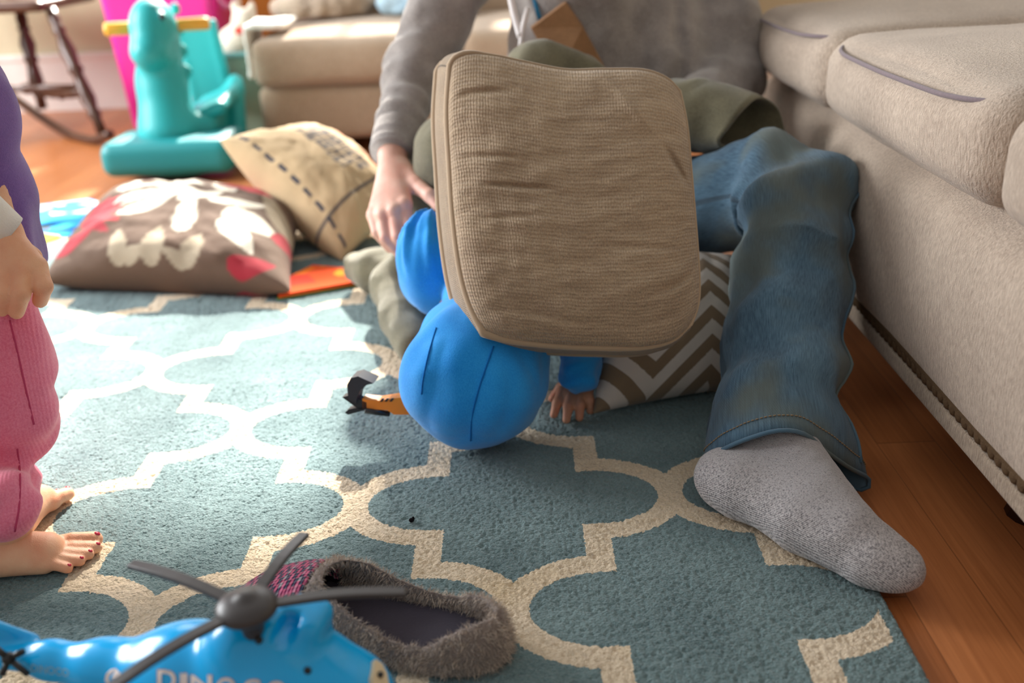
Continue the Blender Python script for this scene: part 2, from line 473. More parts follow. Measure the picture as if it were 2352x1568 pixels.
RX0, RY0 = -2.6, .25
# the pile is modelled: fine worm-like tufts near the camera, coarser further off
def axis(segs):
    out = [segs[0][0]]
    for a_, b_, st_ in segs:
        n_ = max(1, int(round((b_-a_)/st_))); out += list(a_+(b_-a_)*(np.arange(n_)+1)/n_)
    return np.array(out)
gxs = np.concatenate([axis([(RX0+.004,-1.0,.02),(-1.0,RX1-.004,.0021)])]); gys = axis([(RY0+.004,.62,.02),(.62,1.5,.0021),(1.5,1.9,.004),(1.9,RYB-.004,.02)])
GX, GY = np.meshgrid(gxs, gys, indexing='xy'); nxr, nyr = len(gxs), len(gys)
P_ = np.stack([GX.ravel(), GY.ravel(), 0*GX.ravel()], 1)
wq = np.stack([perlin(P_*90+5), perlin(P_*90+25), 0*P_[:,0]], 1)*.0035
hgt = 1-np.abs(perlin((P_+wq)*np.array([150,215,1])))*2.0+.45*perlin(P_*np.array([340,420,1])+9)
Zr = -.0025+.0025*np.clip(hgt,-.5,1.0)
ed = np.minimum.reduce([P_[:,0]-RX0, RX1-P_[:,0], P_[:,1]-RY0, RYB-P_[:,1]]); Zr -= .003*np.clip(1-ed/.012,0,1)**2
Vr = P_.copy(); Vr[:,2] = Zr
ir = np.arange(nxr*nyr).reshape(nyr,nxr)
Qr = np.stack([ir[:-1,:-1],ir[:-1,1:],ir[1:,1:],ir[1:,:-1]],-1).reshape(-1,4)
loopi = np.concatenate([ir[0,:],ir[1:,-1],ir[-1,-2::-1],ir[-2:0:-1,0]]); nl = len(loopi)
sk = Vr[loopi].copy(); cxy = np.array([(RX0+RX1)/2,(RY0+RYB)/2]); dxy = sk[:,:2]-cxy
sk[:,0] += np.where(np.abs(sk[:,0]-RX1)<.006,.004,np.where(np.abs(sk[:,0]-RX0)<.006,-.004,0)); sk[:,1] += np.where(np.abs(sk[:,1]-RYB)<.006,.004,np.where(np.abs(sk[:,1]-RY0)<.006,-.004,0)); sk[:,2] = FZ
nb_ = len(Vr); k_ = np.arange(nl); Qs = np.stack([loopi, nb_+k_, nb_+(k_+1)%nl, loopi[(k_+1)%nl]],1)
rug = link('area_rug', mk_np(np.concatenate([Vr,sk]), np.concatenate([Qr,Qs])), M_rug)
setp(rug, 'blue-grey rug with a cream trellis pattern covering the wooden floor', 'rug')

# ---------------------------------------------------------------- the sofa at the right
def sofa_cloth(name, c, c2):
    g = G(name, .95, .1, .3); o = g.tc()
    st = g.noise(g.map(o,(1,1,.30)), 360, 2, .6, .0); wv = g.noise(o, 900, 2); mo = g.noise(o, 7, 3)
    g.col(g.mix(g.ramp(st*.55+mo*.3+wv*.15,.34,.66), c2, c)); g.bump(st+wv*.5, .0024, .9); return g.m
M_sofa = sofa_cloth('sofa_chenille', srgb(216,197,178), srgb(162,143,127))
M_pip = plain('sofa_piping', srgb(128,114,118), .9, .1, .2, .2, 300)
M_trim = plain('scalloped_trim', srgb(96,76,56), .9, .1, 0, .3, 200, 400, .001)
M_dark = plain('dark_wood', srgb(58,34,24), .4, .5, 0, .25, 30)
sofa = empty('sofa', (1.05,1.2,FZ), 'large tan sofa along the right side with plump loose seat cushions and scalloped trim', 'sofa')
SX0, SX1, SYA, SYB = .525, 1.50, -.15, 2.16
obj('sofa_frame', roundbox(((SX0+SX1)/2,(SYA+SYB)/2,.237),((SX1-SX0)/2,(SYB-SYA)/2,.143),.05,24,(0.02,0,0),.004,3), M_sofa, sofa)
obj('backrest', roundbox((1.44,(SYA+SYB)/2,.62),(.14,(SYB-SYA)/2,.26),.10,20,(.03,0,.02),.008,3), M_sofa, sofa)
ye = [SYA+.01, .45, 1.042, 1.66, SYB+.01]
for i in range(4):
    y0, y1 = ye[i]+.004, ye[i+1]-.004
    c = (.89,(y0+y1)/2,.440); h = (.385,(y1-y0)/2,.066)
    cu = obj('seat_cushion', roundbox(c,h,.045,26,(.022,.012,.028),.0045,4), M_sofa, sofa)
    for zz, s in ((c[2]+.050,1),):
        ring_ = []
        hx, hy, rr = h[0]-.002, h[1]-.002, .05
        for k in range(64):
            a = 2*pi*k/64; cx_ = math.copysign(abs(math.cos(a))**.28, math.cos(a)); cy_ = math.copysign(abs(math.sin(a))**.28, math.sin(a))
            b = .020*(1-cy_**2) if abs(cx_)>.9 else 0
            p = np.array([c[0]+cx_*(hx+b*.8), c[1]+cy_*hy, zz+.003*math.sin(3*a+i)])
            ring_.append(p)
        obj('piping', tube(catmull(ring_,2,True), .0032, 6, True), M_pip, cu)
# braid with a scalloped edge near the bottom of the frame
tr = [roundbox((SX0-.006,(SYA+SYB)/2,.135),(.004,(SYB-SYA)/2-.04,.006),.003,6)]
y = SYA+.05
while y < SYB-.05:
    tr.append(sphere((SX0-.006,y,.129),(.005,.0095,.010),5)); y += .0175
obj('scalloped_trim', tr, M_trim, sofa)
br = roundbox((SX0-.004,(SYA+SYB)/2,.106),(.005,(SYB-SYA)/2-.03,.013),.004,6)
obj('bottom_braid', br, sofa_cloth('braid', srgb(200,180,158), srgb(140,120,102)), sofa)
for x, y in ((.63,SYB-.14),(1.40,SYB-.14),(.63,SYA+.14),(1.40,SYA+.14),(.63,1.05)):
    obj('leg', lathe((x,y,.105),(x,y,FZ),[(0,.035),(.2,.045),(.45,.052),(.7,.036),(.85,.03),(1,.036)],14), M_dark, sofa)

# ---------------------------------------------------------------- the sofa at the back
M_sofa2 = sofa_cloth('back_sofa_cloth', srgb(196,172,148), srgb(164,140,116))
s2 = empty('sofa', (-.15,3.72,FZ), 'tan sofa at the back piled with clothes, behind the man', 'sofa')
AX0, AX1 = -.83, .50
obj('sofa_frame', roundbox(((AX0+AX1)/2,3.72,.125),((AX1-AX0)/2,.42,.09),.03,18,(0,.01,0),.003,3), M_sofa2, s2)
for a, b in ((AX0, -.165), (-.155, AX1)):
    obj('seat_cushion', roundbox(((a+b)/2,3.66,.29),((b-a)/2,.385,.075),.035,18,(.01,.015,.02),.004,4), M_sofa2, s2)
obj('backrest', roundbox(((AX0+AX1)/2,4.12,.52),((AX1-AX0)/2,.13,.24),.08,16,(0,.02,.02),.006,3), M_sofa2, s2)
for x in (AX0+.07, AX1-.07):
    for y in (3.38, 4.05): obj('leg', lathe((x,y,.05),(x,y,FZ),[(0,.03),(.5,.034),(1,.024)],10), M_dark, s2)
# ================================================================ cushions
def colour_attr(me, cols):
    a = me.color_attributes.new('Col', 'FLOAT_COLOR', 'POINT')
    c = np.ones((len(cols),4), np.float32); c[:,:3] = cols; a.data.foreach_set('color', c.ravel())
def pillow_mesh(BL, BR, TR, TL, thick, nu=120, nv=100, back=1.0, edge=.07, wr=.006, seed=0, colfn=None, flat_floor=None, pw=.45, sag=None):
    """a knife-edged cushion between four corners; the first sheet is the seen face"""
    BL,BR,TR,TL = [np.asarray(p,float) for p in (BL,BR,TR,TL)]
    nrm = np.cross(BR-BL, TL-BL); nrm /= np.linalg.norm(nrm)
    us = np.sin(np.linspace(-1,1,nu+1)*pi/2); vs = np.sin(np.linspace(-1,1,nv+1)*pi/2)
    U, Vv = np.meshgrid(us, vs, indexing='xy'); U = U.ravel(); Vv = Vv.ravel()
    u2 = U*(1-edge*(1-Vv**2)*np.abs(U)**2); v2 = Vv*(1-edge*(1-U**2)*np.abs(Vv)**2)
    a, b = ((u2+1)/2)[:,None], ((v2+1)/2)[:,None]
    P = BL*(1-a)*(1-b)+BR*a*(1-b)+TR*a*b+TL*(1-a)*b
    if sag is not None: P = P+sag(U, Vv)
    h = thick/2*np.clip((1-U**2)*(1-Vv**2),0,1)**pw
    n0 = fbm(np.stack([U*2.2+seed,Vv*2.2,np.full_like(U,seed*1.7)],1),3)
    rad = np.sqrt(U**2+Vv**2); n1 = perlin(np.stack([np.arctan2(Vv,U)*5+seed,rad*1.5,U*0],1))*np.clip(rad-.35,0,1)
    env = np.clip((1-U**2)*(1-Vv**2)*6,0,1)
    W = (wr*n0+wr*.9*n1)*env
    F1 = P+nrm*(h+W)[:,None]; F2 = P-nrm*(h*back)[:,None]
    nV = len(U); bd = (np.abs(U)>.99999)|(np.abs(Vv)>.99999)
    idx2 = np.arange(nV); keep = ~bd; idx2[keep] = nV+np.arange(keep.sum())
    V = np.concatenate([F1, F2[keep]])
    if flat_floor is not None: V[:,2] = np.maximum(V[:,2], flat_floor)
    UV = np.concatenate([np.stack([U,Vv],1), np.stack([U,Vv],1)[keep]])*.5+.5
    Fc = []
    for j in range(nv):
        for i in range(nu):
            q = (j*(nu+1)+i, j*(nu+1)+i+1, (j+1)*(nu+1)+i+1, (j+1)*(nu+1)+i); Fc.append(q)
            Fc.append(tuple(int(idx2[k]) for k in q[::-1]))
    me = mk(V, Fc, UV)
    if colfn is not None:
        c = colfn(U, Vv); colour_attr(me, np.concatenate([c, c[keep]]))
    bpts = [F1[k] for k in ([i for i in range(nu+1)]+[j*(nu+1)+nu for j in range(1,nv+1)]+[nv*(nu+1)+i for i in range(nu-1,-1,-1)]+[j*(nu+1) for j in range(nv-1,0,-1)])]
    return me, bpts
def attr_cloth(name, weave=600, bd=.0007, rough=.85):
    g = G(name, rough, .2, .1); o = g.tc(); f = g.noise(o, weave, 2, .6)
    g.col(g.mix(g.ramp(f,.3,.7,.0,.18), g.attr('Col'), (.02,.015,.01))); g.bump(f, bd); return g.m
def blend(c, mask, col): return c*(1-mask[:,None])+np.asarray(col)*mask[:,None]
def leaf(U, V, cu, cv, L, Wd, ang, soft=.12):
    a = math.radians(ang); x = ((U-cu)*math.cos(a)+(V-cv)*math.sin(a))/L; y = (-(U-cu)*math.sin(a)+(V-cv)*math.cos(a))/Wd
    d = np.abs(y)-np.sqrt(np.clip(1-x**2,0,1))*(1-.45*x); d = np.where(np.abs(x)>1, 1, d)
    return np.clip(-d/soft,0,1)

# ---- the floral cushion lying on the rug
def floral(U, V):
    c = np.tile(np.array(srgb(108,84,68)), (len(U),1)); w = srgb(238,230,212); r = srgb(214,72,80); r2 = srgb(176,44,58); be = srgb(186,170,146); dk = srgb(92,72,60)
    for cu,cv,L,Wd,an in [(-.42,.35,.20,.13,10),(-.02,.5,.13,.20,80),(-.30,.05,.34,.10,28),(-.18,-.12,.34,.09,42),(-.05,.22,.30,.10,150),(.15,-.25,.34,.09,88),(.22,.12,.26,.09,52),(.32,.55,.2,.1,120),(-.6,.6,.2,.09,60),(-.15,.75,.24,.09,15)]:
        c = blend(c, leaf(U,V,cu,cv,L,Wd,an), w)
    for cu,cv,L,Wd,an in [(.70,-.25,.26,.17,-25),(.60,-.52,.25,.12,-60),(.55,.1,.28,.1,20),(-.05,-.74,.22,.09,84),(.26,-.76,.20,.08,74),(-.35,-.76,.2,.08,98),(-.2,-.86,.12,.07,30),(.12,-.88,.12,.06,150)]:
        c = blend(c, leaf(U,V,cu,cv,L,Wd,an), w if cu>.5 else be)
    c = blend(c, leaf(U,V,.85,.2,.4,.10,110), be)
    for k,an in enumerate((5,28,50,75,-18,-40)):
        a = math.radians(an); c = blend(c, leaf(U,V,-.76+.17*math.cos(a),-.28+.26*math.sin(a),.22,.075,an), r if k%2==0 else r2)
    for k,an in enumerate((20,60,100,140,180,-20)):
        a = math.radians(an); c = blend(c, leaf(U,V,.52+.13*math.cos(a),.58+.15*math.sin(a),.17,.07,an), r if k%2 else r2)
    c = blend(c, leaf(U,V,-.8,-.62,.2,.13,30), r2); c = blend(c, leaf(U,V,.72,-.86,.2,.1,20), r2); c = blend(c, leaf(U,V,.95,-.3,.14,.08,80), r2)
    return c
M_attr = attr_cloth('printed_cloth')
me, bp = pillow_mesh(az(92,648,.022), az(668,668,.024), ad(700,470,2.45), ad(255,445,2.50), .21, colfn=floral, wr=.008, seed=2, edge=.05, flat_floor=.001, back=.8)
o = link('floral_cushion', me, M_attr); setp(o, 'brown throw cushion printed with white leaves and red flowers lying on the rug', 'cushion')

# ---- the burlap cushion leaning on it
def burlap(U, V):
    c = np.tile(np.array(srgb(208,180,140)), (len(U),1)); n = fbm(np.stack([U*3,V*3,U*0+4],1),3); c = c*(1+.12*n[:,None])
    dk = srgb(64,66,78); rd = srgb(196,96,60)
    st = (np.abs(V+.86)<.024)*(np.sin(U*30)>-.5); c = blend(c, st.astype(float), dk)
    st = (np.abs(U-.62)<.022); c = blend(c, st*.85, dk)
    for r_, (v0, n_) in enumerate(((.25,9),(-.05,8))):
        for k in range(n_):
            u0 = -.52+k*.115; m_ = (np.abs(U-u0)<.047)*(np.abs(V-v0-.02*math.sin(k*2))<.13)
            hole = (np.abs(U-u0)<.016)*(np.abs(V-v0+(.03 if k%2 else -.03))<.05) if k%3 else (U-u0>0)*(np.abs(V-v0)<.03)
            c = blend(c, (m_*(1-hole))*.8, dk)
    c = blend(c, np.clip((V-.5)*4,0,1)*np.clip(fbm(np.stack([U*4,V*4,U*0],1),2)*2+.6,0,1)*.7, rd)
    return c
me, bp = pillow_mesh(ad(505,322,2.40), ad(785,598,2.235), ad(930,470,2.40), ad(735,306,2.62), .20, colfn=burlap, wr=.008, seed=5, edge=.04, flat_floor=.002)
o = link('burlap_cushion', me, M_attr); setp(o, 'burlap throw cushion with dark stencil print and stripes leaning on the floral cushion', 'cushion')

# ---- the chevron cushion on the floor behind the sock
def chev_mat():
    g = G('chevron_cloth', .9, .15, .2); x, y, z = g.xyz(g.tc('UV')); o = g.tc()
    t = ((x*1.55+.06).mod(1.0)-.5).abs()
    f = (y*1.0+t*-.62*1.0)*5.4
    n = g.noise(o, 500, 2)
    s = ((f.mod(1.0))-.5+(n-.5)*.1).gt(0.0)
    g.col(g.mix(s, srgb(212,200,188), srgb(138,116,92))); g.bump(n, .0008); return g.m
me, bp = pillow_mesh(az(1362,950,.012), (.385,1.405,.012), tuple(ad(1705,590,1.66)), tuple(ad(1400,560,1.60)), .13, 90, 80, wr=.004, seed=8, edge=.04, flat_floor=.002)
o = link('chevron_cushion', me, chev_mat()); setp(o, 'brown and white zigzag striped cushion on the floor behind the jeans leg', 'cushion')

# ---- the tan box cushion that hides the man's lap
def poly_at(pts, n):
    """resample a polyline to n+1 points evenly"""
    c = catmull([np.array([*p,0.]) for p in pts], 10)[:,:2]; s = np.concatenate([[0],np.cumsum(np.linalg.norm(np.diff(c,axis=0),axis=1))])
    t = np.linspace(0, s[-1], n+1); return np.stack([np.interp(t,s,c[:,0]),np.interp(t,s,c[:,1])],1)
def coons(top, right, bottom, left, n):
    T, Rr, Bm, L = poly_at(top,n), poly_at(right,n), poly_at(bottom,n), poly_at(left,n)   # top,bottom left->right; left,right top->bottom
    u = np.linspace(0,1,n+1); A, Bv = np.meshgrid(u,u,indexing='xy')     # A along u, Bv downwards
    def g_(a): return a[:,None]
    P = np.empty((n+1,n+1,2))
    for j in range(n+1):
        v = u[j]
        lin = (1-v)*T+v*Bm+ (1-u)[:,None]*L[j]+u[:,None]*Rr[j]
        bi = ((1-u)*(1-v))[:,None]*T[0]+(u*(1-v))[:,None]*T[-1]+((1-u)*v)[:,None]*Bm[0]+(u*v)[:,None]*Bm[-1]
        P[j] = lin-bi
    return P, A, Bv
NP = 150
P2, A, Bv = coons([(1034,152),(1048,132),(1085,122),(1140,128),(1210,143),(1300,160),(1390,159),(1480,161),(1532,180),(1562,210)],
                 [(1562,210),(1578,290),(1588,400),(1598,520),(1606,640),(1603,700),(1588,745)],
                 [(1112,766),(1180,782),(1290,793),(1400,797),(1480,797),(1545,782),(1588,745)],
                 [(1034,152),(1028,260),(1034,380),(1042,500),(1058,620),(1080,700),(1112,766)], NP)
def tan_D(v): return 1.43+(1.30-1.43)*v
V1 = np.array([[ad(P2[j,i,0],P2[j,i,1],tan_D(Bv[j,i])) for i in range(NP+1)] for j in range(NP+1)])
u_ = A*2-1; v_ = Bv*2-1
bul = .050*np.clip((1-np.abs(u_)**2.8)*(1-np.abs(v_)**2.8),0,1)**.5
nn = fbm(np.stack([u_.ravel()*1.3,v_.ravel()*6+u_.ravel()*1.1,u_.ravel()*0+2],1),3).reshape(u_.shape)
n2 = fbm(np.stack([u_.ravel()*3,v_.ravel()*3,u_.ravel()*0+9],1),3).reshape(u_.shape)
cr = np.zeros_like(u_)
for (x0,y0,x1,y1,w,dep) in [(-.78,-.10,-.1,-.14,.018,.006),(-.9,-.28,-.35,-.33,.02,.004),(.55,.62,.98,.52,.03,.005),(.3,-.95,.72,-.5,.05,-.005),(.72,-.5,.97,-.15,.03,.006),(-.95,-.7,-.4,-.78,.025,.004),(-.85,.15,-.2,.05,.02,.003),(.1,.25,.9,.3,.03,.003),(-.7,.75,.2,.83,.04,.003)]:
    d = np.array([x1-x0,y1-y0]); t = np.clip(((u_-x0)*d[0]+(v_-y0)*d[1])/(d@d),0,1)
    dd = np.hypot(u_-x0-t*d[0], v_-y0-t*d[1]); cr += 1.5*dep*np.exp(-(dd/w)**2)*np.sin(pi*np.clip(t,.03,.97))
env = np.clip((1-u_**2)*(1-v_**2)*8,0,1)
toc = CO-V1; toc /= np.linalg.norm(toc,axis=2)[...,None]
V1 = V1+toc*(bul+(nn*.0035+n2*.003-cr)*env)[...,None]
bi = [(0,i) for i in range(NP+1)]+[(j,NP) for j in range(1,NP+1)]+[(NP,i) for i in range(NP-1,-1,-1)]+[(j,0) for j in range(NP-1,0,-1)]
def back_of(j,i,k):
    # the gusset runs backwards and a little to the left
    s = k; bow = .010*math.sin(pi*k)
    p = P2[j,i]; cx, cy = 1320, 470
    px = p[0]-30*s+(p[0]-cx)*.030*math.sin(pi*k); py = p[1]+14*s+(p[1]-cy)*.030*math.sin(pi*k)
    return ad(px, py, tan_D(Bv[j,i])+.080*s)
NB = len(bi); NG = 8
verts = [V1[j,i] for j in range(NP+1) for i in range(NP+1)]; uvs = [(A[j,i]*.36, -Bv[j,i]*.40) for j in range(NP+1) for i in range(NP+1)]
Fc = [(j*(NP+1)+i,(j+1)*(NP+1)+i,(j+1)*(NP+1)+i+1,j*(NP+1)+i+1) for j in range(NP) for i in range(NP)]
fr_idx = [j*(NP+1)+i for j,i in bi]
tanp = empty('tan_cushion', tuple(ad(1330,790,1.45)), 'large tan box cushion with corded edges standing in front of the man', 'cushion')
def tan_mat(name, dark=1.0):
    g = G(name, .95, .1, .35); o = g.tc('UV'); ob = g.tc()
    x, y, z = g.xyz(o); wob = g.noise(o, 30, 3); wob2 = g.noise(g.map(o,loc=(2,1,0)), 30, 3)
    rx = ((x+(wob-.5)*.006)*1500.0).sin(); ry = ((y+(wob2-.5)*.007)*1150.0).sin()
    cell = g.noise(g.map(o,(1.7,.6,1)), 400, 2, .6)
    hs = g.noise(g.map(o,(.35,2.2,1)), 60, 3, .65); bigm = g.noise(o, 9, 3)
    h = rx*.22+ry*.22+cell*1.1
    f = g.ramp(cell*.52+hs*.28+bigm*.2, .36, .64)
    g.col(g.mix(f, tuple(v*dark for v in srgb(140,118,96)), tuple(v*dark for v in srgb(192,168,138))))
    g.bump(h*.85+hs*.6, .0018, 1.0); return g.m
M_tan = tan_mat('tan_chenille')
link('front_panel', mk(verts, Fc, uvs), M_tan, tanp)
rings = [[V1[j,i] if k==0 else back_of(j,i,k/NG) for j,i in bi] for k in range(NG+1)]
gv = [p for r_ in rings for p in r_]; gf = []; guv = []
for k in range(NG+1):
    for q in range(NB): guv.append((q*.0044, k*.012))
for k in range(NG):
    for q in range(NB): gf.append((k*NB+q, k*NB+(q+1)%NB, (k+1)*NB+(q+1)%NB, (k+1)*NB+q)[::-1])
link('side_panel', mk(gv, gf, guv), M_tan, tanp)
# back panel with its own bulge
V3 = np.array([[back_of(j,i,1.0) for i in range(NP+1)] for j in range(NP+1)])
V3 = V3-toc*(bul*.8)[...,None]
link('back_panel', mk(V3.reshape(-1,3), [f[::-1] for f in Fc], uvs), M_tan, tanp)
M_tanpip = tan_mat('tan_cord', 1.05)
cq = list(range(0,NB,3)); cu_r = []
for q in cq:                                        # the cord rolls under the plump top and right edges
    j, i = bi[q]; uu, v2_ = i/NP, j/NP
    lw = max(np.clip((.16-uu)*12,0,1), np.clip((v2_-.93)*20,0,1)*np.clip((.95-uu)*3,0,1)); cu_r.append(.0022+.0036*lw)
link('front_cord', mk(*tube([rings[0][q] for q in cq], cu_r, 8, True)), M_tanpip, tanp)
link('back_cord', mk(*tube([rings[NG][q] for q in range(0,NB,3)], .0055, 8, True)), M_tanpip, tanp)
# ================================================================ people
def skin_mat(name, c, c2):
    g = G(name, .5, .35); g.b.inputs['Subsurface Weight'].default_value = .12; g.b.inputs['Subsurface Radius'].default_value = (.01,.004,.002); g.b.inputs['Subsurface Scale'].default_value = .6
    o = g.tc(); n = g.noise(o, 28, 4); g.col(g.mix(g.ramp(n,.35,.7), c, c2)); g.bump(g.noise(o, 700, 3)+g.noise(o,120,2)*.8, .0007, .6); return g.m
M_skin_m = skin_mat('skin_man', srgb(232,188,168), srgb(222,158,138))
M_skin_g = skin_mat('skin_girl', srgb(240,188,150), srgb(232,164,128))
M_skin_c = skin_mat('skin_child', srgb(216,158,126), srgb(202,136,108))
M_hair = plain('brown_hair', srgb(84,60,42), .6, .3, .2, .3, 60, 300, .003)
def wr(P, f, A, off=0): return A*(1-2.2*np.abs(perlin(np.asarray(P)*f+off)))
def add_mesh(lst):
    """several meshed volumes welded into one mesh"""
    V = np.concatenate([v for v,_ in lst]); F_ = []; n = 0
    for v, f in lst: F_.append(f+n); n += len(v)
    return mk_np(V, np.concatenate(F_))
def meshed(fn, lo, hi, vox, it=2):
    V, Fq = sdf_mesh(fn, lo, hi, vox); return relax(V, Fq, it), Fq

# ---------------------------------------------------------------- the man
man = empty('person', (.16,1.98,FZ), 'man in grey sweater, blue jeans and grey sock sitting on the rug, one knee up', 'person')
mSR, mER, mWR = ad(1085,-130,2.03), ad(950,170,1.93), ad(903,350,1.80)
mSL, mEL, mWL = ad(1650,-160,2.06), ad(1668,190,1.98), ad(1520,330,1.76)
pel, che, nek = np.array([.17,2.06,.12]), np.array([.15,2.09,.44]), np.array([.13,2.04,.66])
kneeL, hipL = ad(1828,455,1.47), ad(1500,470,1.88)
ankL = ad(1790,985,1.27)
headc = np.array([.10,1.93,.80])
def man_body(P):
    d = chain(P, [pel, che, nek], [.115,.12,.05], .05)
    d = smin(d, cap(P, nek, headc+[0,.02,-.02], .05, .055), .02)
    d = smin(d, ell(P, headc, (.076,.098,.112), rotm(-.5)), .02)
    Rn = rotm(-.5); f = headc+np.array([0,-.085,-.045])
    d = smin(d, cap(P, f+[0,.0,.02], f+[0,-.018,-.008], .008,.013), .008)          # nose
    d = smin(d, ell(P, f+np.array([0,.012,-.045]), (.045,.035,.035)), .02)          # jaw
    for s in (-1,1):
        d = smin(d, ell(P, headc+np.array([s*.078,.02,-.01]), (.010,.024,.032)), .006)
        d = smax(d, -ell(P, f+np.array([s*.03,.0,.028]), (.014,.010,.009)), .006)
        d = smin(d, ell(P, f+np.array([s*.03,.010,.028]), (.012,.011,.010)), .003)
    d = smax(d, -ell(P, f+np.array([0,-.012,-.034]), (.022,.010,.0025)), .003)
    for a,b,c in ((mSR,mER,mWR),(mSL,mEL,mWL)): d = smin(d, chain(P,[nek-[0,0,.05],a,b,c],[.06,.055,.04,.024],.02), .03)
    d = smin(d, chain(P,[pel,ad(1540,470,1.84),ad(1650,448,1.73),ad(1812,450,1.52),ad(1818,600,1.455),ad(1795,830,1.36),ankL],[.06,.05,.045,.038,.038,.034,.028],.01), .02)
    return d
def man_hand(P):
    w = ad(903,352,1.80); mc = [ad(930,468,1.705),ad(905,484,1.70),ad(879,492,1.708),ad(858,494,1.722)]
    d = cap(P, mWR+(mER-mWR)*.25, w, .026, .026)
    for q, r in zip(mc,(.0135,.014,.0135,.012)): d = smin(d, cap(P, w, q, .018, r), .014)
    for (a,b,c),m_ in zip([((938,520,1.690),(950,556,1.705),.0108),((914,545,1.682),(938,577,1.70),.0112),((886,546,1.69),(916,581,1.712),.0106),((866,534,1.705),(895,571,1.728),.0095)],mc):
        f = chain(P,[m_,ad(*a),ad(*b)],[.0118,c,c*.82],.003); d = smin(d, f, .005)
    for q in mc[:3]: d = smin(d, ell(P, q+(CO-q)/np.linalg.norm(CO-q)*.008, (.009,.009,.009)), .008)   # knuckles
    th = chain(P,[ad(922,385,1.775),ad(955,424,1.735),ad(988,450,1.70),ad(1006,474,1.685)],[.018,.0145,.0118,.0092],.006)
    return smin(d, th, .010)
def bounds(pts, pad):
    p = np.array(pts); return p.min(0)-pad, p.max(0)+pad
hl, hh = bounds([ad(840,340,1.8),ad(1020,590,1.66),ad(1020,340,1.8),ad(840,590,1.66)], .04)
M1 = meshed(man_body, (-.32,1.2,0.0), (.62,2.36,.98), .008)
M2 = meshed(man_hand, hl, hh, .0022)
link('body', add_mesh([M1,M2]), M_skin_m, man)
M_nail = plain('nail', srgb(236,190,176), .3, .5)
body('hair', lambda P: smax(smin(ell(P, headc+np.array([0,.02,.03]), (.088,.105,.105), rotm(-.5)),1e9*np.ones(len(P)),0)+wr(P,30,.003), -(P[:,2]-(headc[2]-.02))-(P[:,1]-headc[1])*.9, .01), headc-.16, headc+.17, .005, M_hair, man)

# sweater
M_swe = cloth('grey_knit', srgb(176,167,161), srgb(124,117,114), 620, .0012, .3, .6, (1,1,.5), .95, 18)
def sweater(P):
    d = chain(P,[pel+[0,0,.02],che,nek-[0,0,.03]],[.15,.152,.085],.05)
    d = smin(d, ell(P, pel+np.array([0,-.03,.05]),(.18,.14,.11)), .05)
    d = smin(d, chain(P,[ad(1480,-40,2.03),ad(1520,160,1.98)],[.115,.10],.02), .04)
    for a in (mSR,mSL): d = smin(d, chain(P,[che+[0,0,.06],nek-[0,0,.07],a],[.12,.085,.088],.04), .05)
    for a,b,c,r in ((mSR,mER,mWR,(.082,.062,.040)),(mSL,mEL,mWL,(.086,.078,.045))):
        e = cap(P,a,b,r[0],r[1]); f = cap(P,b,c+(c-b)*.0,r[1],r[2]); l = c-b; t = ((P-b)@l)/(l@l)
        l1 = b-a; t1 = ((P-a)@l1)/(l1@l1)
        n = perlin(P*14+3)
        f = f+.0065*np.sin(t*26+n*2.4)*np.clip(1.05-t,0,1)*np.clip(t+.4,0,1)
        e = e+.006*np.sin(t1*17+n*3)*np.clip(t1,0,1)
        cut = (P-c)@(l/np.linalg.norm(l)); f = np.maximum(f, cut-.004)
        g_ = smin(e, f, .02); d = smin(d, g_, .022)
    cg = cap(P, ad(1548,-30,1.93), ad(1562,190,1.90), 0, 0); d = d+.016*np.exp(-(cg/.016)**2)
    d = d+wr(P*np.array([1,1,.6]),9,.007)+wr(P,20,.003,5)
    w = np.linalg.norm(P-mWR,axis=1); l = (mWR-mER)/np.linalg.norm(mWR-mER)
    d = np.maximum(d, -cap(P, mWR-l*.03, mWR+l*.05, .033, .033))        # open cuff
    d = np.maximum(d, -cap(P, nek-[0,0,.01], nek+[0,-.02,.1], .068,.075))
    return d
body('sweater', sweater, (-.40,1.58,.03), (.60,2.40,.80), .006, M_swe, man)
lr = (mWR-mER)/np.linalg.norm(mWR-mER)
cu_ = mWR+lr*.002; V_, F_ = tube(catmull([mWR-lr*.058,mWR-lr*.04,mWR-lr*.02,mWR+lr*.002,mWR+lr*.004,mWR-lr*.02],4), [.0455]*4+[.045]*4+[.0435]*4+[.041]*4+[.036]*4+[.034], 40, caps=False)
V_ = np.array(V_); an = np.arange(len(V_))%40
cen = mWR-lr*.03; rel = V_-cen; rad_ = rel-np.outer(rel@lr,lr); V_ = V_+rad_*(.035*np.sin(an*2*pi/40*20))[:,None]
link('sleeve_cuff', mk(V_, F_), M_swe, man)

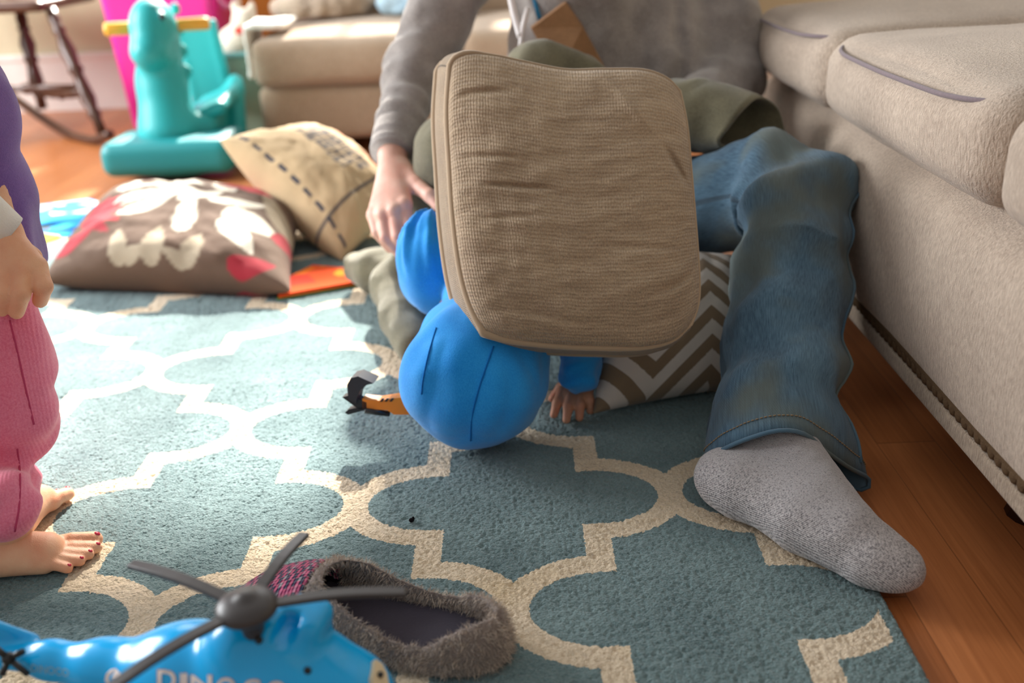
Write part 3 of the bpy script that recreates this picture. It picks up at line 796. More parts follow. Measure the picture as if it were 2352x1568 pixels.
# jeans
def denim_mat():
    g = G('denim', .9, .2, .15); o = g.tc('UV'); ob = g.tc(); x, y, z = g.xyz(o)
    gr = g.noise(g.map(o,(1,.10,1)), 620, 3, .65); tw = ((x*2600.0+y*2600.0)).sin(); big_ = g.noise(ob, 7, 3, .55); fad = g.noise(g.map(o,(1.2,.35,1)), 9, 3)
    f = g.ramp(gr*.42+big_*.24+fad*.34,.36,.62)
    c = g.mix(f, srgb(38,62,84), srgb(100,132,152)); c = g.mix(g.ramp(g.noise(ob,9,2),.45,.62)*.75, c, srgb(96,102,92))
    g.col(c); g.bump(gr+tw*.15, .0011, .8); return g.m
M_den = denim_mat()
hem = [(ad(1618,1062,1.285)),(ad(1655,1036,1.245)),(ad(1715,1009,1.215)),(ad(1790,989,1.20)),(ad(1850,998,1.205)),(ad(1896,1036,1.22)),(ad(1950,1074,1.245)),(ad(1993,1098,1.275)),
       az(1986,1124,.003),az(1935,1112,.003),az(1880,1080,.004),az(1810,1050,.006),az(1740,1040,.008),az(1670,1045,.010)]
NR = 56
def resamp(pts, n):
    c = catmull(pts, 10, True); c = np.concatenate([c, c[:1]]); s = np.concatenate([[0],np.cumsum(np.linalg.norm(np.diff(c,axis=0),axis=1))])
    t = np.arange(n)/n*s[-1]; return np.stack([np.interp(t,s,c[:,i]) for i in range(3)],1)
hemr = resamp(hem, NR)
cl = [hemr.mean(0)+[0,.005,.035], ad(1786,930,1.315), ad(1795,830,1.36), ad(1806,720,1.41), ad(1818,600,1.455), ad(1832,505,1.478), ad(1812,440,1.535), ad(1745,440,1.62), ad(1650,468,1.72), ad(1540,490,1.83), ad(1440,490,1.98)]
cr_ = [.096,.082,.079,.081,.082,.079,.080,.088,.096,.10,.105]
path = catmull(cl, 8); rr = catmull([np.array([r,0,0]) for r in cr_], 8)[:,0]
T = np.gradient(path, axis=0); T /= np.linalg.norm(T,axis=1)[:,None]
u = -BAS[0].copy(); rings = []
for i in range(len(path)):
    u = u-T[i]*(u@T[i]); u /= np.linalg.norm(u); w = np.cross(u, T[i]); w = w if (w@(CO-path[i])>0 or i>40) else w
    rings.append((path[i],u.copy(),w.copy(),rr[i]))
vv = []; uv = []; LEN = 0
def hem_w(i): return max(0,1-i/9.0)**1.5
a = np.arange(NR)*2*pi/NR
sgn = 1 if rings[0][2]@(CO-path[0])>0 else -1
for i,(c,u,w,r) in enumerate(rings):
    ell_ = 1.0; base = c+r*(np.cos(a)[:,None]*u*1.0+sgn*np.sin(a)[:,None]*w*.92)
    t_ = np.array([a*1.0, np.full(NR,i*.22)]).T
    fold = 1.35*fbm(np.stack([np.cos(a)*1.3+i*.035, np.sin(a)*1.3, np.full(NR,i*.10)+a*.25],1),3)*.0075
    diag = .013*np.sin(a*2.0+i*.30+1.0)*np.exp(-((i-46)/15)**2)+.010*np.sin(i*.62+2.2*np.cos(a))*np.exp(-((i-44)/12)**2)+.0055*np.sin(i*.45-a*2)*np.exp(-((i-14)/12)**2)
    nrm = (np.cos(a)[:,None]*u+sgn*np.sin(a)[:,None]*w); base = base+nrm*(fold+diag)[:,None]
    k = hem_w(i)
    if i < 9: base = base*(1-k)+(hemr+np.array([0,0,1.])*0+(path[i]-path[0])*.9)*k
    vv.append(base); uv.append(np.stack([a*.08, np.full(NR, LEN)],1)); LEN += np.linalg.norm(path[min(i+1,len(path)-1)]-path[i])
vv[0] = hemr; 
def shr(i, f): c_ = vv[i].mean(0); return vv[i]+(c_-vv[i])*f
inn = [shr(0,.03), shr(1,.06), shr(3,.08), shr(6,.09), shr(12,.10)]
allr = inn[::-1]+vv; alluv = [uv[0]*0+[0,.3]]*5+uv
Vj = np.concatenate(allr); UVj = np.concatenate(alluv)
Vj[:,2] = np.maximum(Vj[:,2], .0015*(Vj[:,0]<.4)+(Vj[:,0]>=.4)*(FZ+.001))
Fj = [(i*NR+k, i*NR+(k+1)%NR, (i+1)*NR+(k+1)%NR, (i+1)*NR+k) for i in range(len(allr)-1) for k in range(NR)]
jeans_left = (Vj, Fj, UVj)
jn = empty('x', (0,0,0), None, None); bpy.data.objects.remove(jn)
# right leg folded under, behind the cushion and the child
path2 = catmull([np.array([.03,2.10,.12]),np.array([-.05,1.98,.10]),np.array([-.10,1.88,.085]),np.array([0.02,1.84,.075]),np.array([.14,1.88,.07])], 8); V2, F2 = tube(path2, np.interp(np.linspace(0,1,len(path2)),[0,.5,1],[.105,.085,.062]), NR)
V2 = np.array(V2); V2[:,2] = np.maximum(V2[:,2], .002)
Vp, Fp = sphere((.17,2.08,.115),(.19,.14,.114),16)
n1 = len(Vj); n2 = n1+len(V2)
jme = mk(np.concatenate([Vj,V2,np.array(Vp)]), Fj+[tuple(i+n1 for i in f) for f in F2]+[tuple(i+n2 for i in f) for f in Fp], np.concatenate([UVj, V2[:,:2], np.array(Vp)[:,:2]]))
jeans = link('jeans', jme, M_den, man)
# hem seam, stitches and the outside leg seam
M_thr = plain('jeans_thread', srgb(150,128,100), .8, .2)
hs = [vv[2]+ (vv[2]-path[2])*.012]
def offr(i0, f, q): return (vv[i0]*(1-f)+vv[i0+1]*f)[q]
link('hem_edge', mk(*tube([p+(p-hemr.mean(0))*.01 for p in hemr], .0028, 6, True)), M_den, jeans)
st = []
for q in range(NR):
    for row in (1.45,):
        i0 = int(row); f = row-i0
        p0 = offr(i0,f,q); p1 = offr(i0,f,(q+1)%NR); nn_ = (p0-path[2]); nn_ /= np.linalg.norm(nn_)
        for s in (0,.5): st.append(tube([p0+(p1-p0)*(s+.06)+nn_*.0012, p0+(p1-p0)*(s+.40)+nn_*.0012], .0008, 5))
link('hem_stitching', mk(*join(st)), M_thr, jeans)
sq = int(NR*.47); sp = [vv[i][sq]+(vv[i][sq]-path[i])/rr[i]*.0012 for i in range(1,48)]
link('outseam', mk(*tube(sp, .0022, 6)), M_den, jeans)

# sock
toe_d = az(2060,1300,.024)-az(1668,1095,.042); toe_d[2] = 0; toe_d /= np.linalg.norm(toe_d); per = np.array([-toe_d[1],toe_d[0],0])
heel = az(1664,1096,.040); heel = heel
def sock(P):
    d = cap(P, heel, heel+toe_d*.02, .0385, .038)
    d = smin(d, cap(P, ad(1775,1000,1.270), ad(1788,915,1.345), .044, .038), .03)
    d = smin(d, cap(P, heel+toe_d*.035+[0,0,.0], az(1840,1190,.036), .037, .039), .03)
    d = smin(d, cap(P, ad(1795,1025,1.254), az(1945,1215,.045), .042, .034), .035)
    d = smin(d, cap(P, az(1860,1196,.034), az(1990,1272,.027), .038, .037), .02)
    d = smin(d, ell(P, az(2042,1296,.026), (.040,.032,.027), rotm(0,0,math.atan2(toe_d[1],toe_d[0]))), .02)
    d = smin(d, cap(P, az(2010,1262,.026), az(2066,1296,.022), .026, .022), .012)
    d = smin(d, cap(P, az(1990,1292,.022), az(2040,1316,.018), .022, .018), .012)
    d = d+wr(P,30,.0007)
    return smax(d, .0012-P[:,2], .006)
g = G('heather_sock', .95, .1, .4); o = g.tc('Object')
xx, yy, zz = g.xyz(g.map(o, rot=(0,0,0))); off = np.array(man.location)
pr_ = xx*float(per[0])+yy*float(per[1])+zz*.75; al = xx*float(toe_d[0])+yy*float(toe_d[1])
rib = (pr_*2900.0+g.noise(o,40,2)*3.0).sin(); fl_ = g.noise(g.map(o,(1,1,1)), 430, 2, .65); fz = g.noise(o, 1500, 2)
top_ = g.ramp(zz-al*-.22*0.0, .055-FZ, .095-FZ)
f = g.ramp(fl_*.62+rib*.07+.06+fz*.26, .36, .58)
c = g.mix(f, srgb(92,88,92), srgb(216,210,210)); c = g.mix(g.ramp(fl_,.42,.58)*top_*.6, c, srgb(82,80,84))
g.col(c); g.bump(rib*.25+fl_*.8, .0010, .8)
M_sock = g.m
so_ = body('sock', sock, (.14,.80,-.003), (.52,1.30,.26), .0035, M_sock, man)
pt = az(1962,1180,.062); obj('stain', sphere(pt+[0.0,-.006,0],(.010,.006,.002),8,rotm(.5,0,.4)), plain('stain_dark', srgb(48,44,52), .95, .05), so_)
# cord, strap and flap hanging at the chest
M_cord = plain('white_cord', srgb(236,230,228), .8, .2); M_strap = plain('blue_strap', srgb(60,130,170), .8, .2); M_brown = cloth('brown_flap_cloth', srgb(150,110,74), srgb(116,82,52), 500)
obj('white_cord', [tube(catmull([ad(1162,-60,1.88),ad(1180,30,1.87),ad(1195,85,1.86)],8),.0065,8),tube(catmull([ad(1212,20,1.87),ad(1202,60,1.86),ad(1196,105,1.86)],8),.0055,8)], M_cord, man)
obj('blue_strap', [tube(catmull([ad(1215,-60,1.88),ad(1228,0,1.87),ad(1240,45,1.87)],6),.0045,8,flat=.5),tube(catmull([ad(1245,-60,1.88),ad(1254,0,1.87),ad(1262,28,1.87)],6),.0045,8,flat=.5)], M_strap, man)
fp = [ad(1220,66,1.84),ad(1300,6,1.84),ad(1338,62,1.83),ad(1395,168,1.81),ad(1290,160,1.80),ad(1235,92,1.83)]
nn3 = np.array([0,1,.3]); nn3 /= np.linalg.norm(nn3)
obj('brown_flap', (fp+[p+nn3*.012 for p in fp], [(0,1,2,3,4,5)[::-1],(6,7,8,9,10,11)]+[(i,(i+1)%6,(i+1)%6+6,i+6) for i in range(6)]), M_brown, man, smooth=False)

# ---------------------------------------------------------------- the tumbling child
kid = empty('child', (-.03,1.42,0), 'child in blue hooded sweatshirt and olive trousers tumbling head down beside the tan cushion', 'person')
hc = az(1090,868,.106)
kt = [hc+[.03,.07,.05], ad(1090,640,1.66), ad(1180,420,1.745), ad(1230,260,1.76)]
def hoodie(P):
    d = ell(P, hc, (.107,.094,.106)); 
    d = smin(d, ell(P, hc+np.array([.022,.04,.04]), (.085,.08,.078)), .03)
    d = smin(d, chain(P, kt[:3], [.070,.072,.09], .03), .025)
    d = smin(d, ell(P, ad(1045,760,1.44), (.050,.05,.045)), .02)
    pc = ad(1000,604,1.56)
    q = P-pc; an_ = np.arctan2(q@BAS[2], q@BAS[0])
    pf = ell(P, pc, (.066,.060,.090), rotm(0,.10,0)); tt = q[:,2]/.088
    pf = pf+(.0045*np.sin(an_*9+tt*2)+.003*np.sin(an_*17+1))*np.clip(tt*1.2+.15,0,1)
    d = smin(d, pf, .010)
    for a,b,r,dp in [((955,790,1.33),(925,900,1.33),.02,.004),((1010,930,1.30),(1015,1005,1.30),.018,.004),((950,930,1.31),(985,990,1.31),.018,.004),((930,860,1.33),(990,850,1.31),.015,-.003),((1150,850,1.31),(1190,960,1.31),.03,-.003)]:
        A_, B_ = ad(*a), ad(*b); dd = cap(P,A_,B_,0,0); d = d+dp*np.exp(-(dd/r)**2)
    d = d+wr(P*np.array([1,1,.45]),17,.0042)+wr(P,8,.003,3)
    return smax(d, .0012-P[:,2], .008)
g = G('blue_sweatshirt', .92, .15, .3); o = g.tc(); n = g.noise(g.map(o,(1,1,.4)), 900, 2); n2_ = g.noise(o, 14, 3)
g.col(g.mix(g.ramp(n*.5+n2_*.5,.35,.65), srgb(20,140,228), srgb(48,166,245))); g.bump(n, .0006); M_blue = g.m
sw = body('hooded_sweatshirt', hoodie, (-.26,1.10,-.004), (.17,1.90,.46), .0042, M_blue, kid)
def on_surf(fn, px, py, d0=1.2, d1=1.7, n=260):
    D = np.linspace(d0,d1,n); P = CO+ray(px,py)*D[:,None]; f = fn(P); k = np.argmax(f<0); return P[k] if f[k]<0 else None
M_seam = plain('blue_seam', srgb(24,104,182), .9, .1)
for pts in ([(1134,795),(1118,840),(1098,900),(1084,960),(1081,1012)], [(1002,752),(985,810),(972,870),(968,905)]):
    pts = catmull([np.array([*p,0.]) for p in pts], 6)[:,:2]
    sp = [on_surf(hoodie,*p) for p in pts]; sp = [p+(CO-p)/np.linalg.norm(CO-p)*.0018 for p in sp if p is not None]
    obj('seam', tube(sp, .0011, 6), M_seam, sw)
def sleeve(P):
    d = chain(P, [kt[1]+[.06,-.02,0], ad(1345,740,1.555), ad(1330,862,1.475)], [.05,.042,.030], .02)
    d = d+wr(P,24,.002)
    d = d+.003*np.sin(P[:,2]*170+perlin(P*20)*3); e_ = ad(1330,880,1.468); l_ = e_-ad(1345,740,1.555); l_ /= np.linalg.norm(l_)
    return d
body('sleeve', sleeve, (-.10,1.30,.0), (.20,1.80,.34), .004, M_blue, kid)
def kid_body(P):
    d = ell(P, hc, (.090,.090,.092)); d = smin(d, cap(P, hc, kt[1], .05,.06), .03); d = smin(d, chain(P, kt, [.05,.06,.07,.07], .03), .03)
    f = hc+np.array([0,.088,.0]); d = smin(d, cap(P,f+[0,0,.01],f+[0,.012,-.005],.006,.009),.006)
    w = az(1322,884,.032)
    d = smin(d, chain(P,[kt[1]+[.05,0,0],ad(1345,740,1.555),w],[.03,.028,.022],.01), .01)
    for (k,m1,tp) in [((1292,898),(1280,925),(1272,952)),((1312,900),(1305,935),(1301,964)),((1333,900),(1332,932),(1331,959)),((1350,896),(1354,920),(1356,943))]:
        d = smin(d, chain(P,[w,az(*k,.030),az(*m1,.022),az(*tp,.0075)],[.012,.0085,.0075,.0062],.004), .0045)
    d = smin(d, chain(P,[w,az(1288,890,.025),az(1268,915,.010)],[.012,.008,.0065],.004), .005)
    return smax(d, .0008-P[:,2], .002)
lo2, hi2 = bounds([az(1250,860,.0),az(1370,860,.07),az(1260,975,0),az(1365,975,0)], .012)
MA = meshed(kid_body, (-.20,1.12,-.004), (.18,1.86,.45), .007); MB = meshed(kid_body, lo2, hi2, .0022)
link('body', add_mesh([MA,MB]), M_skin_c, kid)
M_oliv = cloth('olive_cloth', srgb(128,122,98), srgb(84,80,64), 520, .0009, .3)
def trousers(P):
    d = ell(P, ad(1235,215,1.775), (.075,.07,.068)); d = smin(d, ell(P, ad(1300,300,1.775), (.13,.075,.10)), .04)
    d = smin(d, chain(P,[ad(1180,330,1.775),ad(1062,360,1.76),ad(1010,470,1.80),ad(975,560,1.87)],[.09,.083,.062,.05],.03), .03)
    d = smin(d, ell(P, ad(1240,160,1.72), (.062,.05,.055)), .02); d = smin(d, ell(P, ad(1325,185,1.73), (.055,.05,.05)), .03)
    sh = chain(P,[ad(985,570,1.87),az(905,655,.062),az(925,730,.045),az(952,800,.034)],[.05,.046,.040,.034],.02); d = smin(d, sh, .02)
    d = smin(d, chain(P,[az(925,640,.05),az(868,622,.052),az(822,615,.045)],[.045,.045,.036],.02), .015)
    d = d+wr(P*np.array([1,1,.5]),11,.0035)+wr(P,26,.0014,4)
    return smax(d, .0015-P[:,2], .005)
tr_k = body('trousers', trousers, (-.36,1.36,-.004), (.50,2.16,.60), .0055, M_oliv, kid)
# the raised trouser leg with its open hem
hemk = resamp([ad(1650,334,1.655),ad(1672,292,1.635),ad(1708,248,1.635),ad(1745,222,1.66),ad(1786,246,1.71),ad(1801,290,1.735),ad(1807,340,1.74),ad(1740,346,1.70)], 40)
lc = [ad(1330,290,1.79), ad(1450,280,1.77), ad(1545,268,1.74), ad(1630,270,1.715)]; lrad = [.085,.072,.062,.060]
ck = catmull(lc,6); rk_ = np.interp(np.linspace(0,3,len(ck)),range(4),lrad); T_,U_,W_ = frames(ck)
# start every ring where the hem starts
h0 = hemk[0]-hemk.mean(0); ringk = []
e1 = h0-T_[-1]*(h0@T_[-1]); e1 /= np.linalg.norm(e1); e2 = np.cross(T_[-1],e1); q1 = hemk[8]-hemk.mean(0); e2 = e2 if q1@e2>0 else -e2
ak = np.arange(40)*2*pi/40
for i in range(len(ck)):
    n_ = np.cos(ak)[:,None]*e1+np.sin(ak)[:,None]*e2; f_ = fbm(np.stack([np.cos(ak)*1.5+i*.15,np.sin(ak)*1.5,np.full(40,i*.2)],1),3)*.009
    ringk.append(ck[i]+n_*(rk_[i]+f_)[:,None])
for t_ in (.3,.6,.85,1.0): ringk.append(ringk[len(ck)-1]*(1-t_)+hemk*t_+ (0 if t_==1 else 1)*np.sin(ak*4)[:,None]*.002)
for t_, s_ in ((1.0,.94),(.7,.90),(.3,.86)): b_ = ringk[len(ck)-1]*(1-t_)+hemk*t_; ringk.append(b_.mean(0)+(b_-b_.mean(0))*s_)
ringk.append(ck[-4]+(ringk[len(ck)-4]-ck[-4])*.8)
Fk = [(i*40+k,i*40+(k+1)%40,(i+1)*40+(k+1)%40,(i+1)*40+k) for i in range(len(ringk)-1) for k in range(40)]
link('trouser_leg', mk(np.concatenate(ringk), Fk), M_oliv, tr_k)

# ---------------------------------------------------------------- the girl at the left
girl = empty('child', (-.74,1.12,0), 'barefoot girl in purple top and pink corduroy trousers standing at the left edge', 'person')
GD = 1.24
gh1, gk1, ga1 = np.array([-.688,1.165,.36]), ad(4,945,1.235), np.array([-.706,.985,.055])
ft = az(168,1270,.012); heel1 = np.array([-.722,.975,.028])
fd = ft-heel1; fd[2] = 0; fl_len = np.linalg.norm(fd); fd /= fl_len; fp_ = np.array([-fd[1],fd[0],0])   # fp_ points away (inner side)
an2 = az(12,1205,.06); f2 = az(96,1144,.012); he2 = az(-12,1222,.028)
gh2, gk2 = np.array([-.72,1.27,.36]), ad(-40,950,1.36)
def foot(P, heel, d_, inner, L, ank):
    ball = heel+d_*(L*.72)
    d = cap(P, heel, heel+d_*.02, .024, .024)
    d = smin(d, cap(P, ank, heel+d_*.03, .024, .024), .02)
    d = smin(d, cap(P, heel+d_*.03, ball+inner*.012+[0,0,-.010], .024, .015), .02)
    d = smin(d, cap(P, heel+d_*.03, ball-inner*.016+[0,0,-.014], .022, .012), .02)
    d = smin(d, cap(P, ank+d_*.01, ball+[0,0,-.006], .022, .014), .025)
    for k,(s,l0,r) in enumerate([(.026,1.0,.0095),(.011,1.02,.0070),(-.001,.985,.0066),(-.012,.945,.0064),(-.023,.885,.0062)]):
        a = ball+inner*(s*.9)+[0,0,-.014]; b = heel+d_*(L*l0-.006)+inner*s*1.05; b[2] = r+.0008; m_ = (a+b)/2+[0,0,.003]
        d = smin(d, chain(P,[a,m_,b],[r*1.05,r*.98,r*1.05],.002), .0035)
    return d
L1 = fl_len+.026; d2 = f2-he2; d2[2] = 0; L2_ = np.linalg.norm(d2); d2 /= L2_; in2 = -np.array([-d2[1],d2[0],0])
wrist = ad(4,532,1.200)
shoulder = np.array([-.73,1.135,.74]); gel = np.array([-.755,1.10,.565]); gcs = wrist+(gel-wrist)/np.linalg.norm(gel-wrist)*.034; ghead = np.array([-.71,1.22,.955])
def hand_g(P):
    d = cap(P, wrist+(gel-wrist)*.35, wrist, .021, .019)
    pal = [ad(84,612,1.195),ad(52,622,1.185),ad(16,622,1.185),ad(-16,612,1.195)]
    for q in pal: d = smin(d, cap(P, wrist, q, .017, .0128), .012)
    for q,(a,b),r in zip(pal,[((100,658,1.185),(92,690,1.205)),((48,676,1.172),(38,716,1.19)),((8,676,1.172),(0,716,1.19)),((-26,662,1.185),(-30,696,1.20))],(.0108,.0108,.0105,.0095)):
        d = smin(d, chain(P,[q,ad(*a),ad(*b)],[.0122,r,r*.85],.003), .0035)
    d = smin(d, chain(P,[wrist,ad(72,590,1.225),ad(92,650,1.235)],[.014,.0115,.010],.006), .006)
    return d
def girl_body(P):
    d = chain(P,[gh1,ad(-14,940,1.235),ad(-36,1060,1.235),ga1],[.045,.036,.030,.024],.02); d = smin(d, chain(P,[gh2,gk2,an2],[.045,.034,.022],.02), .01)
    d = smin(d, chain(P,[(gh1+gh2)/2,np.array([-.705,1.22,.52]),np.array([-.73,1.22,.74])],[.072,.066,.06],.03), .03)
    d = smin(d, chain(P,[shoulder,ad(-60,260,1.25),wrist],[.035,.028,.02],.01), .02)
    d = smin(d, chain(P,[np.array([-.73,1.305,.74]),np.array([-.76,1.335,.57]),np.array([-.735,1.345,.40])],[.035,.028,.02],.01), .02)
    d = smin(d, cap(P, np.array([-.73,1.22,.76]), ghead, .032,.034), .02); d = smin(d, ell(P, ghead, (.085,.075,.095)), .02)
    f = ghead+np.array([.082,0,-.02]); d = smin(d, cap(P,f,f+[.01,0,-.006],.006,.008),.006); d = smax(d,-ell(P,f+np.array([.0,0,-.03]),(.01,.016,.002)),.003)
    for s in (-1,1):
        d = smin(d, ell(P, ghead+np.array([0,s*.077,-.01]),(.016,.008,.022)), .005); d = smax(d,-ell(P,f+np.array([-.004,s*.03,.022]),(.008,.011,.007)),.004)
    return d
def girl_foot1(P): return smax(foot(P, heel1, fd, fp_, L1, ga1), .0008-P[:,2], .003)
def girl_foot2(P): return smax(foot(P, he2, d2, in2 if in2[1]<0 else -in2, L2_+.02, an2), .0008-P[:,2], .003)
GB = meshed(girl_body, (-.95,.92,.03), (-.50,1.48,1.08), .007)
G1 = meshed(girl_foot1, heel1-[.05,.06,.03], np.array([ft[0]+.05,max(ft[1],heel1[1])+.07,.09]), .0024)
lo3 = np.minimum(he2,f2)-[.05,.06,.0]; lo3[2] = 0; hi3 = np.maximum(he2,f2)+[.06,.06,.07]
G2 = meshed(girl_foot2, lo3-[0,0,.004], hi3, .0028)
lo4, hi4 = bounds([ad(-60,420,1.24),ad(120,420,1.22),ad(-60,735,1.17),ad(120,735,1.17)], .03)
G3 = meshed(hand_g, lo4, hi4, .0024)
gb = link('body', add_mesh([GB,G1,G2,G3]), M_skin_g, girl)
M_red = plain('red_nail', srgb(190,36,62), .25, .6)
def nails(heel, d_, inner, L, tag_):
    ball = heel+d_*(L*.72)
    for k,(s,l0,r) in enumerate([(.026,1.0,.0095),(.011,1.02,.0070),(-.001,.985,.0066),(-.012,.945,.0064),(-.023,.885,.0062)]):
        b = heel+d_*(L*l0-.006)+inner*s*1.05; b[2] = r+.0008
        o = obj('toenail', sphere(b+d_*r*.45+np.array([0,0,r*.74]), (r*.42,r*.40,r*.26), 8, rotm(0,.5,math.atan2(d_[1],d_[0]))), M_red, gb)
        if k == 0 and tag_: o['label'] = 'red painted toenail'
nails(heel1, fd, fp_, L1, True); nails(he2, d2, in2 if in2[1]<0 else -in2, L2_+.02, False)
body('hair', lambda P: smax(ell(P, ghead+np.array([-.015,0,.02]), (.092,.085,.10))+wr(P,25,.003), (P[:,0]-ghead[0]-.045)+(P[:,2]-ghead[2])*-.3, .01), ghead-.16, ghead+.16, .006, M_hair, girl)
# pink corduroy trousers
g = G('pink_corduroy', .9, .15, .4); o = g.tc(); x, y, z = g.xyz(o)
rb = ((x+y*.35)*1500.0+g.noise(o,14,2)*6.0).sin(); n = g.noise(o,400,3)
g.col(g.mix(g.ramp(n*.6+g.noise(o,12,3)*.4,.3,.7), srgb(226,98,130), srgb(246,142,166))); g.bump(rb*.3+n*.5, .0006, .8); M_pink = g.m
def pants(P):
    hm1 = np.array([-.706,.99,.075])
    d = chain(P,[gh1,ad(-20,830,1.24),ad(-4,948,1.235)],[.072,.068,.071],.02); d = smin(d, chain(P,[ad(-40,1010,1.235),ad(-30,1130,1.235),hm1],[.054,.054,.048],.012), .012)
    d = smin(d, chain(P,[gh2,gk2,ad(-2,1090,1.38),an2+[0,0,.025]],[.07,.056,.048,.044],.02), .012)
    d = smin(d, chain(P,[(gh1+gh2)/2,(gh1+gh2)/2+[0,0,.05]],[.09,.088],.02), .03)
    kd = np.linalg.norm(P-gk1,axis=1)
    fz_ = .006*np.sin(P[:,2]*150+perlin(P*16)*4)*np.exp(-((P[:,2]-.10)/.07)**2)
    kn = .0045*np.sin(P[:,2]*110+perlin(P*12+4)*3+P[:,0]*30)*np.exp(-((P[:,2]-.20)/.05)**2)
    d = d+fz_*.6+kn*.6+wr(P*np.array([1,1,.5]),13,.0022)
    l = np.array([0,0,-1.]); d = np.maximum(d, -(P[:,2]-.045)+ (P[:,0]+.67)*-.25*0)
    d = np.maximum(d, -cap(P, np.array([-.706,.985,.02]), np.array([-.706,.99,.070]), .032,.030))
    return d
pk_ = body('trousers', pants, (-.92,.88,.02), (-.52,1.46,.53), .0045, M_pink, girl)
M_pseam = plain('pink_seam', srgb(190,70,104), .9, .1)
for pts in ([(22,735),(38,800),(56,880),(70,940),(78,975)], [(40,1030),(46,1090),(44,1160),(34,1220)]):
    sp = [on_surf(pants,*p,1.0,1.5,300) for p in catmull([np.array([*p,0.]) for p in pts], 6)[:,:2]]; sp = [p+(CO-p)/np.linalg.norm(CO-p)*.0006 for p in sp if p is not None]
    if len(sp) > 3: obj('seam', tube(sp, .0012, 6), M_pseam, pk_)
M_purp = cloth('purple_jersey', srgb(134,98,168), srgb(104,72,138), 900, .0005, .3, .5, (1,1,.5))
def shirt(P):
    a = np.array([-.73,1.22,.73])
    d = chain(P,[a,np.array([-.705,1.22,.52]),np.array([-.700,1.21,.34])],[.082,.088,.100],.03)
    d = smin(d, chain(P,[np.array([-.73,1.300,.735]),np.array([-.76,1.335,.57]),np.array([-.74,1.345,.46])],[.048,.04,.036],.02), .02)
    d = d+wr(P*np.array([1.2,1.2,.5]),13,.005)+.0045*np.sin(P[:,0]*60+P[:,2]*45+perlin(P*9)*3)
    return np.maximum(np.maximum(d, -(P[:,2]-ad(40,625,1.28)[2])), -cap(P, a+[.01,0,.06], a+[.01,0,.14], .040,.05))
body('top', shirt, (-.98,.98,.20), (-.53,1.44,.86), .005, M_purp, girl, one=True)
def gsleeve(P):
    d = chain(P,[shoulder,gel,gcs],[.05,.042,.036],.02)+wr(P,20,.003); l = (wrist-gel)/np.linalg.norm(wrist-gel)
    q = (P-gcs)@l; return np.where(P[:,2]<gel[2]-.02, np.maximum(d, q-.006), d)
body('sleeve', gsleeve, (-.90,.98,.28), (-.58,1.24,.82), .005, M_purp, girl, one=True)
wd_ = (wrist-gel); wd_ /= np.linalg.norm(wd_)
obj('undershirt_cuff', tube([wrist-wd_*.075,wrist-wd_*.045,wrist-wd_*.03,wrist-wd_*.012,wrist+wd_*.006,wrist+wd_*.006,wrist-wd_*.02],[.033,.032,.032,.030,.028,.024,.022],32,caps=False), plain('cream_cuff', srgb(240,234,222), .9, .1, .2, .05, 40, 500, .0006), girl)
# ================================================================ toys and other things
# ---- teal dinosaur rocker
M_teal = plain('teal_plastic', srgb(32,166,168), .5, .5, 0, .05, 5); M_teal_shaded = plain('teal_plastic_shaded', srgb(20,136,140), .5, .5, 0, .05, 5)  # second teal: same plastic, shade on the base put into its colour
M_yel = plain('yellow_plastic', srgb(244,178,60), .4, .5, 0, .04, 5)
dino = empty('dinosaur_rocker', (-1.05,3.05,FZ), 'teal plastic dinosaur rocking toy with yellow handles on the wooden floor', 'ride-on toy')
def d_base(P):
    c = ad(386,372,3.02)+[0,.10,0]; d = rbox(P, c+[0,0,.012], (.200,.13,.052), .035); zb = FZ+.001
    return smin(d, ell(P, np.array([c[0],c[1],zb+.045]), (.165,.11,.045)), .02)
body('base', d_base, ad(386,372,3.02)-[.24,.08,.10], ad(386,372,3.02)+[.24,.28,.10], .008, M_teal_shaded, dino)
def d_body(P):
    d = ell(P, ad(352,62,3.02), (.068,.085,.085)); d = smin(d, ell(P, ad(345,118,3.0), (.058,.07,.055)), .03)
    d = smin(d, chain(P,[ad(362,90,3.06),ad(372,190,3.10),ad(388,300,3.12)],[.062,.070,.092],.04), .03)
    d = smin(d, rbox(P, ad(440,300,3.26)+[0,0,.02], (.12,.14,.05), .03), .04)
    for q in ((338,40,2.96),(372,40,2.96)): d = smin(d, ell(P, ad(*q), (.016,.012,.018)), .008)     # eye bulges
    for k in range(4): d = smin(d, ell(P, ad(402+k*9,20+k*48,3.10), (.018,.012,.022)), .012)        # crest
    return smax(d, -ell(P, ad(352,140,2.94), (.035,.012,.004)), .006)
body('dinosaur_body', d_body, ad(360,180,3.1)-[.16,.24,.34], ad(400,160,3.1)+[.26,.40,.34], .008, M_teal, dino)
def d_back(P):
    c = ad(472,150,3.42); R = rotm(.18,0,-.15); d = rbox(P, c, (.068,.014,.15), .013, R)
    for s in (-1,1): d = smin(d, cap(P, c+R@np.array([s*.066,0,-.15]), c+R@np.array([s*.060,0,.145]), .016,.014), .01)
    return d
body('backrest', d_back, ad(472,150,3.42)-[.13,.1,.2], ad(472,150,3.42)+[.13,.1,.2], .007, M_teal, dino)
def d_seat(P):
    c = ad(490,240,3.24); d = rbox(P, c, (.072,.13,.022), .02, rotm(.1,-.35,0)); d = smin(d, cap(P, ad(540,190,3.34), ad(545,315,3.30), .028,.034), .03)
    return d
body('seat', d_seat, ad(490,240,3.24)-[.16,.2,.2], ad(490,240,3.24)+[.2,.24,.2], .007, M_teal, dino)
ha, hb = ad(238,68,3.0), ad(482,53,3.08); hm_ = (ha+hb)/2
obj('handle', lathe(hm_, ha, [(0,.012),(.3,.012),(.42,.019),(.9,.020),(.98,.018),(1,.008)], 16), M_yel, dino)
